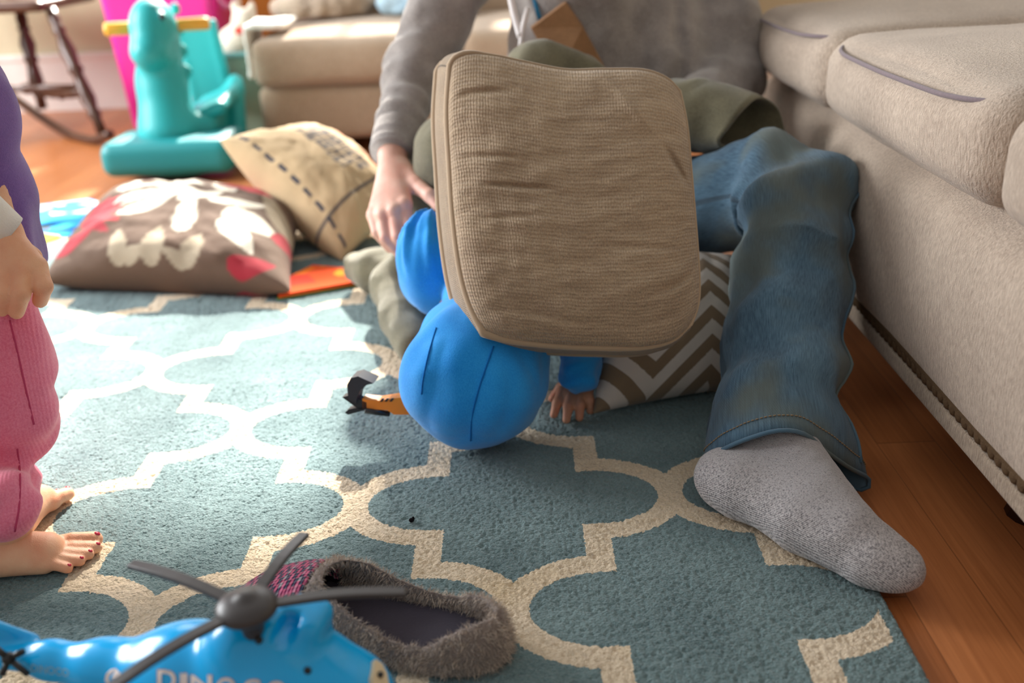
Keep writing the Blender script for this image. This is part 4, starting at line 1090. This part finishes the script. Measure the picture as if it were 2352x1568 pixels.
obj('handle', lathe(hm_, hb, [(0,.012),(.3,.012),(.42,.019),(.9,.020),(.98,.018),(1,.008)], 16), M_yel, dino)
M_black = plain('black_plastic', srgb(28,28,30), .35, .5)
for q in ((338,38,2.945),(372,38,2.945)): obj('eye', sphere(ad(*q),(.009,.006,.011),8), M_black, dino)

# ---- rocking chair in the corner
M_wal = plain('dark_turned_wood', srgb(74,44,30), .35, .5, 0, .25, 25)
rk = empty('rocking_chair', (-1.95,3.85,FZ), 'dark wooden rocking chair with turned legs in the far left corner', 'chair')
tp = [(0,.014),(.08,.016),(.14,.013),(.17,.019),(.2,.013),(.33,.022),(.45,.016),(.49,.021),(.52,.014),(.6,.017),(.72,.021),(.80,.014),(.84,.019),(.88,.013),(1,.014)]
fa, fb = ad(116,22,3.62), ad(236,308,3.62); ga, gb_ = ad(46,28,3.82), ad(98,250,3.88)
tp = [(t_, r_*1.35) for t_, r_ in tp]
off_ = np.array([-.42,.02,0])
obj('leg', lathe(fa, fb, tp, 14), M_wal, rk); obj('leg', lathe(ga, gb_, tp, 14), M_wal, rk)
run = [ad(8,206,4.05),ad(50,238,3.95),ad(110,280,3.85),ad(165,312,3.74),ad(212,322,3.64),ad(254,308,3.56)]
for v in (0,1):
    r_ = catmull([p+off_*v for p in run], 8); zz = r_[:,2]; r_[:,2] = np.maximum(zz, FZ+.014); V_, F_ = tube(r_, .017, 12); obj('rocker', (V_,F_), M_wal, rk)
obj('leg', lathe(fa+off_, fb+off_, tp, 14), M_wal, rk); obj('leg', lathe(ga+off_, gb_+off_, tp, 14), M_wal, rk)
sp_ = [(0,.009),(.2,.012),(.35,.016),(.42,.010),(.5,.021),(.58,.010),(.65,.016),(.8,.012),(1,.009)]
obj('stretcher', lathe(fa+(fb-fa)*.68, ga+(gb_-ga)*.85, sp_, 12), M_wal, rk)
obj('stretcher', lathe(fa+(fb-fa)*.62, fa+(fb-fa)*.62+off_, sp_, 12), M_wal, rk)
sc_ = (fa+ga)/2+[-.19,.10,.025]
obj('seat', roundbox(sc_,(.29,.27,.020),.018,14,(0,0,-.006)), M_wal, rk)
for k in range(6):
    x = sc_[0]-.22+k*.088; obj('spindle', lathe((x,sc_[1]+.22,sc_[2]),(x,sc_[1]+.36,sc_[2]+.58),[(0,.009),(.5,.012),(1,.008)],10), M_wal, rk)
obj('top_rail', roundbox((sc_[0],sc_[1]+.365,sc_[2]+.62),(.27,.014,.06),.012,12), M_wal, rk)

# ---- toys along the wall
M_mag = plain('magenta_plastic', srgb(236,40,150), .35, .5, 0, .04, 4); M_pinkp = plain('pink_plastic', srgb(246,150,200), .35, .5)
def tub(P, c, h, r, wall, tap):
    q = P-c; t = (q[:,2]/h[2]+1)/2; sc = 1-tap*(1-t); Q = q.copy(); Q[:,0] /= sc; Q[:,1] /= sc
    o = rbox(Q, (0,0,0), h, r); i = rbox(Q, (0,0,wall*2), (h[0]-wall,h[1]-wall,h[2]), r*.8); return np.maximum(o, -i)*.9
mc_ = np.array([-1.27,3.95,.28])
mg = body('toy_tub', lambda P: smin(tub(P,mc_,np.array([.21,.17,.29]),.03,.016,.16), np.maximum(rbox(P,mc_+[0,0,.28],(.222,.182,.012),.01),-rbox(P,mc_+[0,0,.28],(.200,.160,.05),.02)), .004), mc_-[.26,.22,.31], mc_+[.26,.22,.32], .008, M_mag)
setp(mg, 'tall magenta plastic toy tub behind the teal dinosaur rocker', 'toy tub')
sideh = obj('handle', tube(catmull([mc_+[.200,-.10,.20],mc_+[.222,-.07,.15],mc_+[.222,.07,.15],mc_+[.200,.10,.20]],8),.010,8), M_pinkp, mg)
bc_ = np.array([-.950,3.70,.14])
M_sage = plain('sage_bin', srgb(124,142,124), .6, .3, 0, .1, 8); M_rim = plain('teal_grey_rim', srgb(120,168,166), .5, .4)
bn = body('storage_bin', lambda P: tub(P,bc_,np.array([.105,.12,.15]),.02,.013,.12), bc_-[.14,.16,.17], bc_+[.14,.16,.17], .006, M_sage)
setp(bn, 'grey-green storage bin full of toys between the rocker and the back sofa', 'bin')
body('rim', lambda P: np.maximum(rbox(P,bc_+[0,0,.15],(.114,.129,.010),.009),-rbox(P,bc_+[0,0,.15],(.095,.110,.03),.015)), bc_+[-.14,-.16,.12], bc_+[.14,.16,.18], .006, M_rim, bn)
M_cream = cloth('cream_plush', srgb(244,232,214), srgb(226,206,186), 300, .002, .3)
tc_ = bc_+np.array([-.01,-.02,.185])
pl = body('plush_toy', lambda P: smin(smin(ell(P,tc_,(.075,.06,.06)), ell(P,tc_+[.03,-.01,.07],(.045,.042,.042)),.02), smin(ell(P,tc_+[.0,0,.115],(.014,.010,.022)),ell(P,tc_+[.06,0,.11],(.014,.010,.022)),.0), .015), tc_-[.10,.09,.08], tc_+[.10,.09,.16], .005, M_cream)
setp(pl, 'small cream soft toy lying on top of the grey-green bin', 'soft toy')
M_redp = plain('red_cloth', srgb(226,84,70), .8, .2)
obj('red_bow', [sphere(tc_+np.array([.02,-.05,.04]),(.022,.010,.014),8),sphere(tc_+np.array([.055,-.045,.04]),(.022,.010,.014),8)], M_redp, pl)
M_org = plain('orange_box', srgb(240,160,70), .6, .3, 0, .05, 6)
oc_ = np.array([-.945,4.16,.30])
ob_ = obj('toy_crate', [box(oc_+np.array([0,0,-.30+FZ*.5+.01]),(.085,.11,.012)),box(oc_+np.array([-.081,0,-.05]),(.006,.11,.26)),box(oc_+np.array([.081,0,-.05]),(.006,.11,.26)),box(oc_+np.array([0,-.104,-.05]),(.075,.006,.26)),box(oc_+np.array([0,.104,-.05]),(.075,.006,.26))], M_org, smooth=False)
setp(ob_, 'tall orange toy crate against the back wall behind the bin', 'crate')

# ---- clothes on the back sofa
M_lin = cloth('taupe_linen', srgb(196,176,154), srgb(150,132,116), 500, .001, .2); M_lb = cloth('pale_blue_cotton', srgb(178,204,216), srgb(150,178,196), 600, .0008, .2); M_wh = cloth('sunlit_white', srgb(248,244,236), srgb(232,224,214), 600, .0008, .2)
def heap(name, px, D, r, mat, label, seed, z0=.388):
    c = ad(px[0],px[1],D); c[2] = z0+r[2]*.45
    def f(P):
        q = P-c; d = ell(P, c, r); d = d+wr(P*np.array([1,1.6,1.2]),10,.014,seed)+wr(P,24,.004,seed+3)
        return smax(d, z0-P[:,2], .01)
    o = body(name, f, c-np.array(r)-.05, c+np.array(r)+.05, .008, mat); return setp(o, label, 'clothing')
heap('blanket', (745,10), 3.62, (.20,.14,.085), M_lin, 'crumpled taupe blanket lying on the back sofa', 3)
heap('folded_shirt', (965,0), 3.60, (.17,.14,.075), M_lb, 'crumpled pale blue shirt lying on the back sofa beside the taupe blanket', 11)
wc_ = np.array([-.808,3.45,.342])  # added white shape puts the sunlit sofa corner into colour
o = body('sunlit_corner', lambda P: smin(rbox(P,wc_+[.03,0,.06],(.06,.12,.012),.012)+wr(P,14,.006), rbox(P,wc_+[-.045,0,-.02],(.012,.11,.09),.012)+wr(P,14,.006), .03), wc_-[.12,.18,.16], wc_+[.14,.18,.12], .006, M_wh)
setp(o, 'added white drape standing in for the sunlit left corner of the back sofa', 'cloth')

# ---- books and papers on the rug
def flat(name, pts, th, mat, label, cat, z=.0005):
    P = [np.array([p[0],p[1],z]) for p in pts]; n = len(P)
    V = P+[p+[0,0,th] for p in P]; F_ = [tuple(range(n))[::-1],tuple(range(n,2*n))]+[(i,(i+1)%n,(i+1)%n+n,i+n) for i in range(n)]
    return setp(obj(name,(V,F_),mat,smooth=False),label,cat)
def ccw(pts):
    a = sum(pts[i][0]*pts[(i+1)%len(pts)][1]-pts[(i+1)%len(pts)][0]*pts[i][1] for i in range(len(pts))); return pts if a>0 else pts[::-1]
def patches(name, cols, scale, seed):
    g = G(name, .85, .08); o = g.tc(); v = g.t.nodes.new('ShaderNodeTexVoronoi'); g.put(v.inputs['Vector'], g.map(o,(1,1.6,1),loc=(seed,0,0))); v.inputs['Scale'].default_value = scale
    r = g.t.nodes.new('ShaderNodeValToRGB'); r.color_ramp.interpolation = 'CONSTANT'; e = r.color_ramp.elements
    x, y, z = g.xyz(N_(g, v.outputs['Color'])); g.put(r.inputs[0], x)
    e[0].color = (*cols[0],1); e[1].position = 1/len(cols); e[1].color = (*cols[1],1)
    for i in range(2,len(cols)): k = e.new(i/len(cols)); k.color = (*cols[i],1)
    g.col(N_(g, r.outputs[0])); return g.m
bk = ccw([az(640,688),az(655,650),az(720,618),az(870,632),az(856,650)])
obk = flat('picture_book', bk, .010, patches('orange_cover', [srgb(238,92,44),srgb(244,128,40),srgb(226,70,50),srgb(246,170,60)], 9, 1), 'orange picture book with green edges on the rug beside the floral cushion', 'book')
b2 = [np.array([p[0],p[1],0]) for p in bk]; cb_ = sum(b2)/len(b2)
b3 = [cb_+(p-cb_)*1.035 for p in b2]
flat('green_cover', b3, .0022, plain('green_cover', srgb(80,170,70), .85, .1), None, None, .0003).parent = obk
p_a = ccw([az(72,520),az(78,478),az(205,462),az(262,478),az(225,512)])
flat('magazine', p_a, .006, patches('magazine_cover', [srgb(236,236,236),srgb(60,150,210),srgb(240,232,228),srgb(180,210,224)], 8, 3), 'blue and white magazine on the rug by the wooden floor', 'magazine')
p_b = ccw([az(84,536),az(150,516),az(232,510),az(245,526),az(150,545)])
flat('comic_book', p_b, .004, patches('comic_cover', [srgb(36,130,196),srgb(60,160,214),srgb(220,150,90),srgb(30,90,150)], 14, 5), 'blue comic book on the rug in front of the magazine', 'magazine')
p_c = ccw([az(60,575),az(72,545),az(125,532),az(140,548)])
flat('yellow_card', p_c, .003, plain('yellow_card', srgb(222,214,60), .85, .1), 'yellow card on the rug beside the girl', 'card')

# ---- excavator toy beside the child's head
exc = empty('toy_excavator', (-.14,1.43,0), 'small orange and black toy excavator beside the blue hood', 'toy')
M_oran = plain('orange_plastic', srgb(246,136,28), .4, .5)
def extr(px, D, th, dv=None):
    P = [ad(x,y,D) for x,y in px]; n = len(P); v = np.array([.15,1,-.1])*th if dv is None else dv
    return P+[p+v for p in P], [tuple(range(n)),tuple(range(n,2*n))[::-1]]+[(i,i+n,(i+1)%n+n,(i+1)%n) for i in range(n)]
EA, EB = ad(832,926,1.42), ad(935,936,1.475)
obj('boom', [extr([(832,916),(870,920),(905,914),(940,912),(940,952),(905,952),(890,942),(832,938)],1.43,.020)], M_oran, exc, smooth=False)
obj('hydraulic_ram', tube([ad(838,943,1.427),ad(895,950,1.437)],.0042,10), M_black, exc)
obj('stripe', [extr([(872+k*11,922),(878+k*11,922),(883+k*11,915),(877+k*11,915)],1.4285,.002) for k in range(3)], M_black, exc, smooth=False)
bks = [(797,884),(806,868),(822,864),(858,880),(842,884),(828,896),(820,912),(818,926),(800,918)]
obj('bucket', [extr(bks,1.425,.030)], plain('bucket_black', srgb(46,44,48), .4, .5), exc, smooth=False)
obj('linkage', [extr([(786,912),(802,908),(842,924),(842,940),(824,940)],1.43,.016), extr([(792,948),(800,940),(832,934),(836,942),(800,952)],1.43,.014)], M_black, exc, smooth=False)
eb_ = np.array([-.105,1.455,.0])
for s in (-1,1): obj('track', roundbox(eb_+np.array([0,s*.030,.016]),(.05,.012,.015),.012,8), M_black, exc)
obj('chassis', [roundbox(eb_+np.array([0,0,.038]),(.032,.030,.010),.005,6),roundbox(eb_+np.array([.0,0,.058]),(.030,.024,.013),.005,6)], M_oran, exc)

# ---- helicopter in the foreground
M_hel = plain('blue_gloss_plastic', srgb(4,176,246), .22, .55, 0, .03, 4); M_hub = plain('grey_plastic', srgb(66,62,62), .38, .4, 0, .06, 20)
heli = empty('toy_helicopter', (-.22,.74,0), 'shiny blue toy helicopter with grey rotor blades in the foreground', 'toy helicopter')
def hel(P):
    d = chain(P,[ad(-20,1506,.905),ad(120,1515,.895),ad(240,1533,.885),ad(430,1556,.87),ad(640,1578,.86),ad(775,1622,.86)],[.0115,.0125,.021,.044,.058,.052],.025)
    d = smin(d, chain(P,[ad(560,1480,.838),ad(655,1455,.838)],[.030,.022],.01), .02)
    c = ad(690,1448,.842); R = rotm(.1,.25,-.25)
    d = smin(d, rbox(P, c, (.020,.030,.018), .010, R), .008)
    d = smax(d, -rbox(P, ad(655,1442,.822), (.008,.016,.010), .006, R), .006)
    d = smax(d, -ell(P, ad(760,1490,.80), (.045,.02,.03), R), .010)
    for q in ((595,1470),(706,1540)):
        p = None
        dd = ray(*q); dd = dd/np.linalg.norm(dd)
        v = P-CO; t = v@dd; d = np.maximum(d, -(np.linalg.norm(v-t[:,None]*dd,axis=1)-.0032) if False else d)
    fin = rbox(P, ad(8,1462,.905), (.030,.005,.014), .004, rotm(0,.62,.15)); d = smin(d, fin, .006)
    return d
lo5, hi5 = bounds([ad(-60,1380,.92),ad(960,1700,.80),ad(-60,1600,.92),ad(960,1380,.80),ad(600,1700,.93)], .05)
hbod = body('fuselage', hel, lo5, hi5, .0032, M_hel, heli, 2)
hs_ = lambda x,y: on_surf(hel, x, y, .7, .98, 500)
for q in ((595,1470),(706,1540)):
    p = hs_(*q); 
    if p is not None: obj('screw_hole', sphere(p,(.0034,.0034,.0034),8), M_black, hbod)
# rotor: a domed hub and four drooping blades, level above the cabin
hubp = ad(566,1384,.80); hz = hubp[2]
def hub(P):
    q = P-hubp; d = ell(P, hubp+[0,0,-.004], (.0255,.0255,.011)); return smin(d, cap(P, hubp, hubp+[0,.006,-.035], .010,.009), .004)
rot_ = body('rotor_hub', hub, hubp-[.035,.035,.045], hubp+[.035,.035,.02], .0016, M_hub, heli)
for x, y, ex in ((300,1295,1),(700,1226,1),(932,1360,1),(262,1578,1.1)):
    t_ = az(x,y,hz-.008); c0 = hubp+[0,0,-.003]; v = (t_-c0)*ex; L_ = np.linalg.norm(v); v/=L_; sd = np.cross(v,[0,0,1]); sd/=np.linalg.norm(sd)
    V_ = []; F_ = []
    for k in range(9):
        s = .018+(L_-.018)*k/8; c = c0+v*s+np.array([0,0,.004*math.sin(pi*k/8)]); hw = .0054 if k<8 else .0048; hh_ = .0022
        V_ += [c+sd*hw+[0,0,hh_],c-sd*hw+[0,0,hh_],c-sd*hw-[0,0,hh_],c+sd*hw-[0,0,hh_]]
        if k: 
            for j in range(4): F_.append(((k-1)*4+j,(k-1)*4+(j+1)%4,k*4+(j+1)%4,k*4+j))
    F_ += [(3,2,1,0),(32,33,34,35)]
    bl_ = obj('rotor_blade', (V_,F_), M_hub, heli, smooth=False)
    mdf = bl_.modifiers.new('bevel','BEVEL'); mdf.width = .0009; mdf.segments = 2
# cream hatch with a screw at the nose
M_crm = plain('cream_plastic', srgb(226,206,170), .4, .4); 
hp = [hs_(*q) for q in ((857,1512),(874,1516),(890,1540),(892,1585),(868,1590),(850,1575))]
if all(p is not None for p in hp):
    pass
hq = [np.array(hs_(*q) if hs_(*q) is not None else ad(*q,.83)) for q in ((853,1520),(868,1530),(878,1550),(884,1585),(850,1590),(846,1560))]
hatch = obj('hatch', (hq+[q+ (q-ad(700,1640,.88))*.06 for q in hq], [(0,1,2,3,4,5),(6,7,8,9,10,11)]+[(i,(i+1)%6,(i+1)%6+6,i+6) for i in range(6)]), M_crm, heli, smooth=False)
pw_ = (hq[2]+hq[5])/2; obj('screw', sphere(pw_+(pw_-ad(700,1640,.88))*.07,(.0028,.0028,.0028),8), M_black, hatch)
# tail rotor and skids
tr_ = ad(20,1512,.878)
obj('tail_rotor', [tube([tr_,ad(52,1496,.872)],.0030,8),tube([tr_,ad(64,1548,.872)],.0028,8),tube([tr_,ad(4,1552,.872)],.0028,8),tube([tr_,ad(-8,1490,.872)],.0030,8),sphere(tr_,(.006,.006,.006),8)], M_black, heli)
for s in (-1,1):
    cx = ad(640,1578,.86)
    obj('skid', [tube(catmull([cx+np.array([-.10,s*.042-.0,-cx[2]+.008]),cx+np.array([-.03,s*.042,-cx[2]+.0055]),cx+np.array([.07,s*.042,-cx[2]+.0055]),cx+np.array([.10,s*.042,-cx[2]+.016])],6),.005,8),
                 tube([cx+np.array([-.04,s*.03,-.03]),cx+np.array([-.05,s*.042,-cx[2]+.006])],.004,8),tube([cx+np.array([.05,s*.03,-.03]),cx+np.array([.055,s*.042,-cx[2]+.006])],.004,8)], M_black, heli)
# lettering wrapped on the side
M_let = plain('cream_lettering', srgb(238,226,222), .4, .4, 0, .03); M_lete = plain('brown_lettering_edge', srgb(150,110,110), .4, .4)
def letter(ch, x0, y0, w, h, name, mat, off=.0006, grow=0.0, slope=0.0, weight=0.02):
    cu = bpy.data.curves.new('t','FONT'); cu.body = ch; cu.fill_mode = 'FRONT'; cu.resolution_u = 3; cu.offset = weight+grow
    t = bpy.data.objects.new('t', cu); COL.objects.link(t); dg = bpy.context.evaluated_depsgraph_get(); me = bpy.data.meshes.new_from_object(t.evaluated_get(dg)); bpy.data.objects.remove(t)
    import bmesh
    bm = bmesh.new(); bm.from_mesh(me); bmesh.ops.triangulate(bm, faces=bm.faces); bmesh.ops.subdivide_edges(bm, edges=[e for e in bm.edges if e.calc_length()>.12], cuts=2, use_grid_fill=True); bm.to_mesh(me); bm.free()
    co = np.array([v.co[:2] for v in me.vertices]); lo_ = co.min(0); sz = co.max(0)-lo_; ok = True
    for v, c in zip(me.vertices, co):
        u = (c-lo_)/sz; x = x0+u[0]*w; y = y0-u[1]*h+slope*(x-x0); p = hs_(x, y)
        if p is None: p = hs_(x, y-20); 
        if p is None: p = ad(x,y,.85)
        n = (CO-p)/np.linalg.norm(CO-p); v.co = p+n*off
    return link(name, me, mat, hbod)
for ch, x0, y0, w, h in (('D',362,1584,42,46),('I',413,1586,17,40),('N',438,1590,48,40),('O',498,1596,42,40),('C',559,1600,38,40),('O',614,1604,42,40)):
    letter(ch, x0-2, y0+2, w+4, h+4, 'lettering_edge', M_lete, .0004, .012); letter(ch, x0, y0, w, h, 'lettering', M_let, .0010)
letter('DINOCO', 72, 1542, 86, 18, 'tail_lettering', plain('grey_lettering', srgb(150,190,206), .5, .3), .0006, 0, .14, .0)
mq = [hs_(x,y) for x,y in ((240,1562),(243,1548),(254,1537),(266,1534),(276,1545),(280,1560),(268,1554),(256,1558),(250,1572))]
mq = [p+(CO-p)/np.linalg.norm(CO-p)*.0008 for p in mq if p is not None]
if len(mq) > 3: obj('white_emblem', (mq,[tuple(range(len(mq)))]), M_let, hbod, smooth=False)

# ---- slipper
sH, sT = az(1172,1478,.02), az(540,1352,.02); sH[2] = 0; sT[2] = 0; sv = sT-sH; SL = np.linalg.norm(sv); sv /= SL; sw_ = np.array([-sv[1],sv[0],0])
slip = empty('slipper', tuple((sH+sT)/2), 'grey furry slipper with a pink and navy knitted toe on the rug', 'slipper')
def sl_prof(s):
    t = np.clip(s/SL, -.2, 1.2)
    wd_ = np.interp(t,[-.2,0,.03,.08,.18,.35,.55,.72,.86,.95,.99,1.02],[.002,.007,.025,.038,.049,.049,.052,.057,.051,.032,.015,.002])
    ht = np.interp(t,[-.2,0,.04,.12,.3,.45,.53,.60,.75,.9,1.0],[.014,.036,.056,.064,.062,.070,.080,.076,.062,.042,.018])
    return wd_, ht
def sl_out(P):
    q = P-sH; s = q@sv; w = q@sw_; z = np.maximum(P[:,2],0); wd_, ht = sl_prof(s)
    f = ((np.abs(w)/wd_)**2.3+(z/ht)**2.3)**(1/2.3); d = (f-1)*np.minimum(wd_,ht)*.75
    d = np.maximum(d, np.maximum(-s, s-SL)); return smax(d, .001-P[:,2], .003)
def sl_in(P, m=.011):
    q = P-sH; s = q@sv; w = q@sw_; z = np.maximum(P[:,2]-.012,0); wd_, ht = sl_prof(np.clip((s-m)/(SL-2*m),-.1,1.1)*SL); wd_ = np.maximum(wd_-m*.8,.001); ht = np.maximum(ht-.017,.001)
    f = ((np.abs(w)/wd_)**2.3+(z/ht)**2.3)**(1/2.3); d = (f-1)*np.minimum(wd_,ht)*.75
    op = np.maximum(((np.abs(w)/(wd_*.90+.0005))**2+((s-SL*.30)/(SL*.255))**2)**.5-1, 0); op = (((np.abs(w)/(wd_*.9+.0005))**2+((s-SL*.30)/(SL*.262))**2)**.5-1)*.03
    up = np.maximum(op, .02-P[:,2]); d = smin(d, up, .008)
    return np.maximum(d, .012-P[:,2])
def sl_all(P): return smax(sl_out(P), -sl_in(P), .006)
def sl_fur(P): q = (P-sH)@sv; return np.maximum(sl_all(P), q-SL*.665)
def sl_knit(P): q = (P-sH)@sv; return np.maximum(sl_all(P), SL*.665-q)
lo6, hi6 = bounds([sH,sT,sH+[0,0,.085]], .07); lo6[2] = -.004
def furcol(name, c1, c2, c3):
    g = G(name, .9, .15, .4); n = g.t.nodes.new('ShaderNodeNewGeometry'); r = N_(g, n.outputs['Random Per Island']); o = g.tc(); m_ = g.noise(o, 45, 3)
    g.col(g.mix(g.ramp(m_,.35,.65), g.mix(r, c1, c2), g.mix(r, c2, c3))); return g.m
M_fur = furcol('grey_fur', srgb(150,136,128), srgb(190,172,156), srgb(222,204,184)); M_furb = plain('fur_base', srgb(140,126,118), .95, .05, .3, .2, 80, 400, .002)
fo = body('fur_upper', sl_fur, lo6, hi6, .0032, M_furb, slip)
ko = body('knit_toe', sl_knit, lo6, hi6, .0032, None, slip)
g = G('fair_isle_knit', .95, .1, .3); o = g.tc()
x, y, z = g.xyz(o); s_ = x*float(sv[0])+y*float(sv[1]); w_ = x*float(sw_[0])+y*float(sw_[1])
cs = (s_/.0042).floor(); cw = ((w_+z*.7)/.0042).floor(); rn = g.noise(g.comb(cs*7.7,cw*3.3,0.0), 1.3, 0); row = cs.mod(5.0)
zig = ((cw+cs*2.0).mod(4.0)).lt(1.6); navy = srgb(44,44,78); pk = srgb(206,78,120); gy = srgb(176,168,172)
cc = g.mix(zig, navy, pk); cc = g.mix(row.lt(1.0)*((cw.mod(2.0)).lt(1.0)), cc, gy); cc = g.mix(rn.gt(.6)*.7, cc, srgb(232,110,150))
g.col(cc); g.bump(((s_*1500.0).sin()+((w_+z*.7)*1500.0).sin()), .0012); ko.data.materials.append(g.m); ko.data.materials.append(plain('dark_cavity', srgb(40,36,42), .95, .05))  # darkness of the toe cavity put into the colour of its inside faces
kc = np.array([p.center for p in ko.data.polygons])+np.array(slip.location); ki = (sl_in(kc)<.0035)&(sl_out(kc)<-.005)
ko.data.polygons.foreach_set('material_index', ki.astype(np.int32))
# the insole
iv = []; 
for k in range(40):
    t = k/39; s = .012+(SL*.72-.012)*t; wd_, _ = sl_prof(np.array([max((s-.011)/(SL-.022),0)*SL])); iv.append((s, max(float(wd_[0])-.0095,.004)))
Vi = [sH+sv*s+sw_*w*sgn_+np.array([0,0,zz]) for zz in (.0095,.0150) for s,w in iv for sgn_ in (-1,-.5,0,.5,1)]
Fi = []
for zz in (0,1):
    for k in range(39):
        for j in range(4):
            a_ = zz*200+k*5+j; q = (a_,a_+1,a_+6,a_+5); Fi.append(q if zz else q[::-1])
ins_ = obj('insole', (Vi,Fi), plain('charcoal_insole', srgb(58,52,64), .8, .2, .2, .12, 40, 700, .0004), slip)
def strands(name, o, n, L, wid, droop, mat, parent, keepfn=None):
    """short tapering hairs standing on a mesh"""
    me = o.data; me.calc_loop_triangles(); nt = len(me.loop_triangles); tri = np.empty(nt*3,int); me.loop_triangles.foreach_get('vertices',tri); tri = tri.reshape(-1,3)
    co = np.empty(len(me.vertices)*3); me.vertices.foreach_get('co',co); co = co.reshape(-1,3); A_,B_,C_ = co[tri[:,0]],co[tri[:,1]],co[tri[:,2]]
    cr2 = np.cross(B_-A_,C_-A_); ar = np.linalg.norm(cr2,axis=1); nm = cr2/np.maximum(ar,1e-12)[:,None]
    k = RNG.choice(nt, n, p=ar/ar.sum()); r1, r2 = RNG.rand(n), RNG.rand(n); sq_ = np.sqrt(r1)
    P = A_[k]*(1-sq_)[:,None]+B_[k]*(sq_*(1-r2))[:,None]+C_[k]*(sq_*r2)[:,None]; Nn = nm[k]
    off = np.zeros(3); p = o
    while p is not None: off = off+np.array(p.location); p = p.parent
    if keepfn is not None: mk_ = keepfn(P+off,Nn); P, Nn = P[mk_], Nn[mk_]
    n = len(P); clump = np.stack([perlin((P+off)*70+s*31) for s in range(3)],1)
    d = Nn+RNG.randn(n,3)*.35+clump*.9+np.array([0,0,-droop]); d /= np.linalg.norm(d,axis=1)[:,None]
    l = L*(.6+.8*RNG.rand(n))[:,None]; sd = np.cross(d, RNG.randn(n,3)); sd /= np.linalg.norm(sd,axis=1)[:,None]
    b = P-Nn*.0006; mid = b+d*l*.55; d2_ = d+np.array([0,0,-droop*.8])+RNG.randn(n,3)*.2; d2_ /= np.linalg.norm(d2_,axis=1)[:,None]; tip = mid+d2_*l*.5
    V = np.stack([b-sd*wid,b+sd*wid,mid+sd*wid*.8,mid-sd*wid*.8,tip],1).reshape(-1,3)
    i = np.arange(n)*5; Q = np.stack([i,i+1,i+2,i+3],1); Tt = np.stack([i+3,i+2,i+4],1)
    me2 = bpy.data.meshes.new('m'); me2.vertices.add(len(V)); me2.vertices.foreach_set('co',(V+off).astype(np.float32).ravel())
    loops = np.concatenate([Q.ravel(),Tt.ravel()]).astype(np.int32); me2.loops.add(len(loops)); me2.loops.foreach_set('vertex_index',loops)
    st_ = np.concatenate([np.arange(n)*4, n*4+np.arange(n)*3]).astype(np.int32); me2.polygons.add(2*n); me2.polygons.foreach_set('loop_start',st_)
    me2.update(calc_edges=True); me2.validate()
    ob2 = link(name, me2, mat, parent); ob2['kind'] = 'stuff'; return ob2
strands('fur', fo, 26000, .0072, .00028, .25, M_fur, fo, lambda P,Nn: (P[:,2]>.004)&(sl_in(P)>-.004)&~((P[:,2]<.0155)&(sl_out(P)<-.008)))

# ---- lint on the rug
obj_l = obj('lint', [sphere(az(945,1194,.003),(.0035,.0028,.003),6),sphere(az(949,1190,.004),(.002,.002,.0025),6)], plain('black_lint', srgb(24,22,26), .9, .1))
setp(obj_l, 'small black bit of lint on the blue of the rug above the slipper', 'lint')
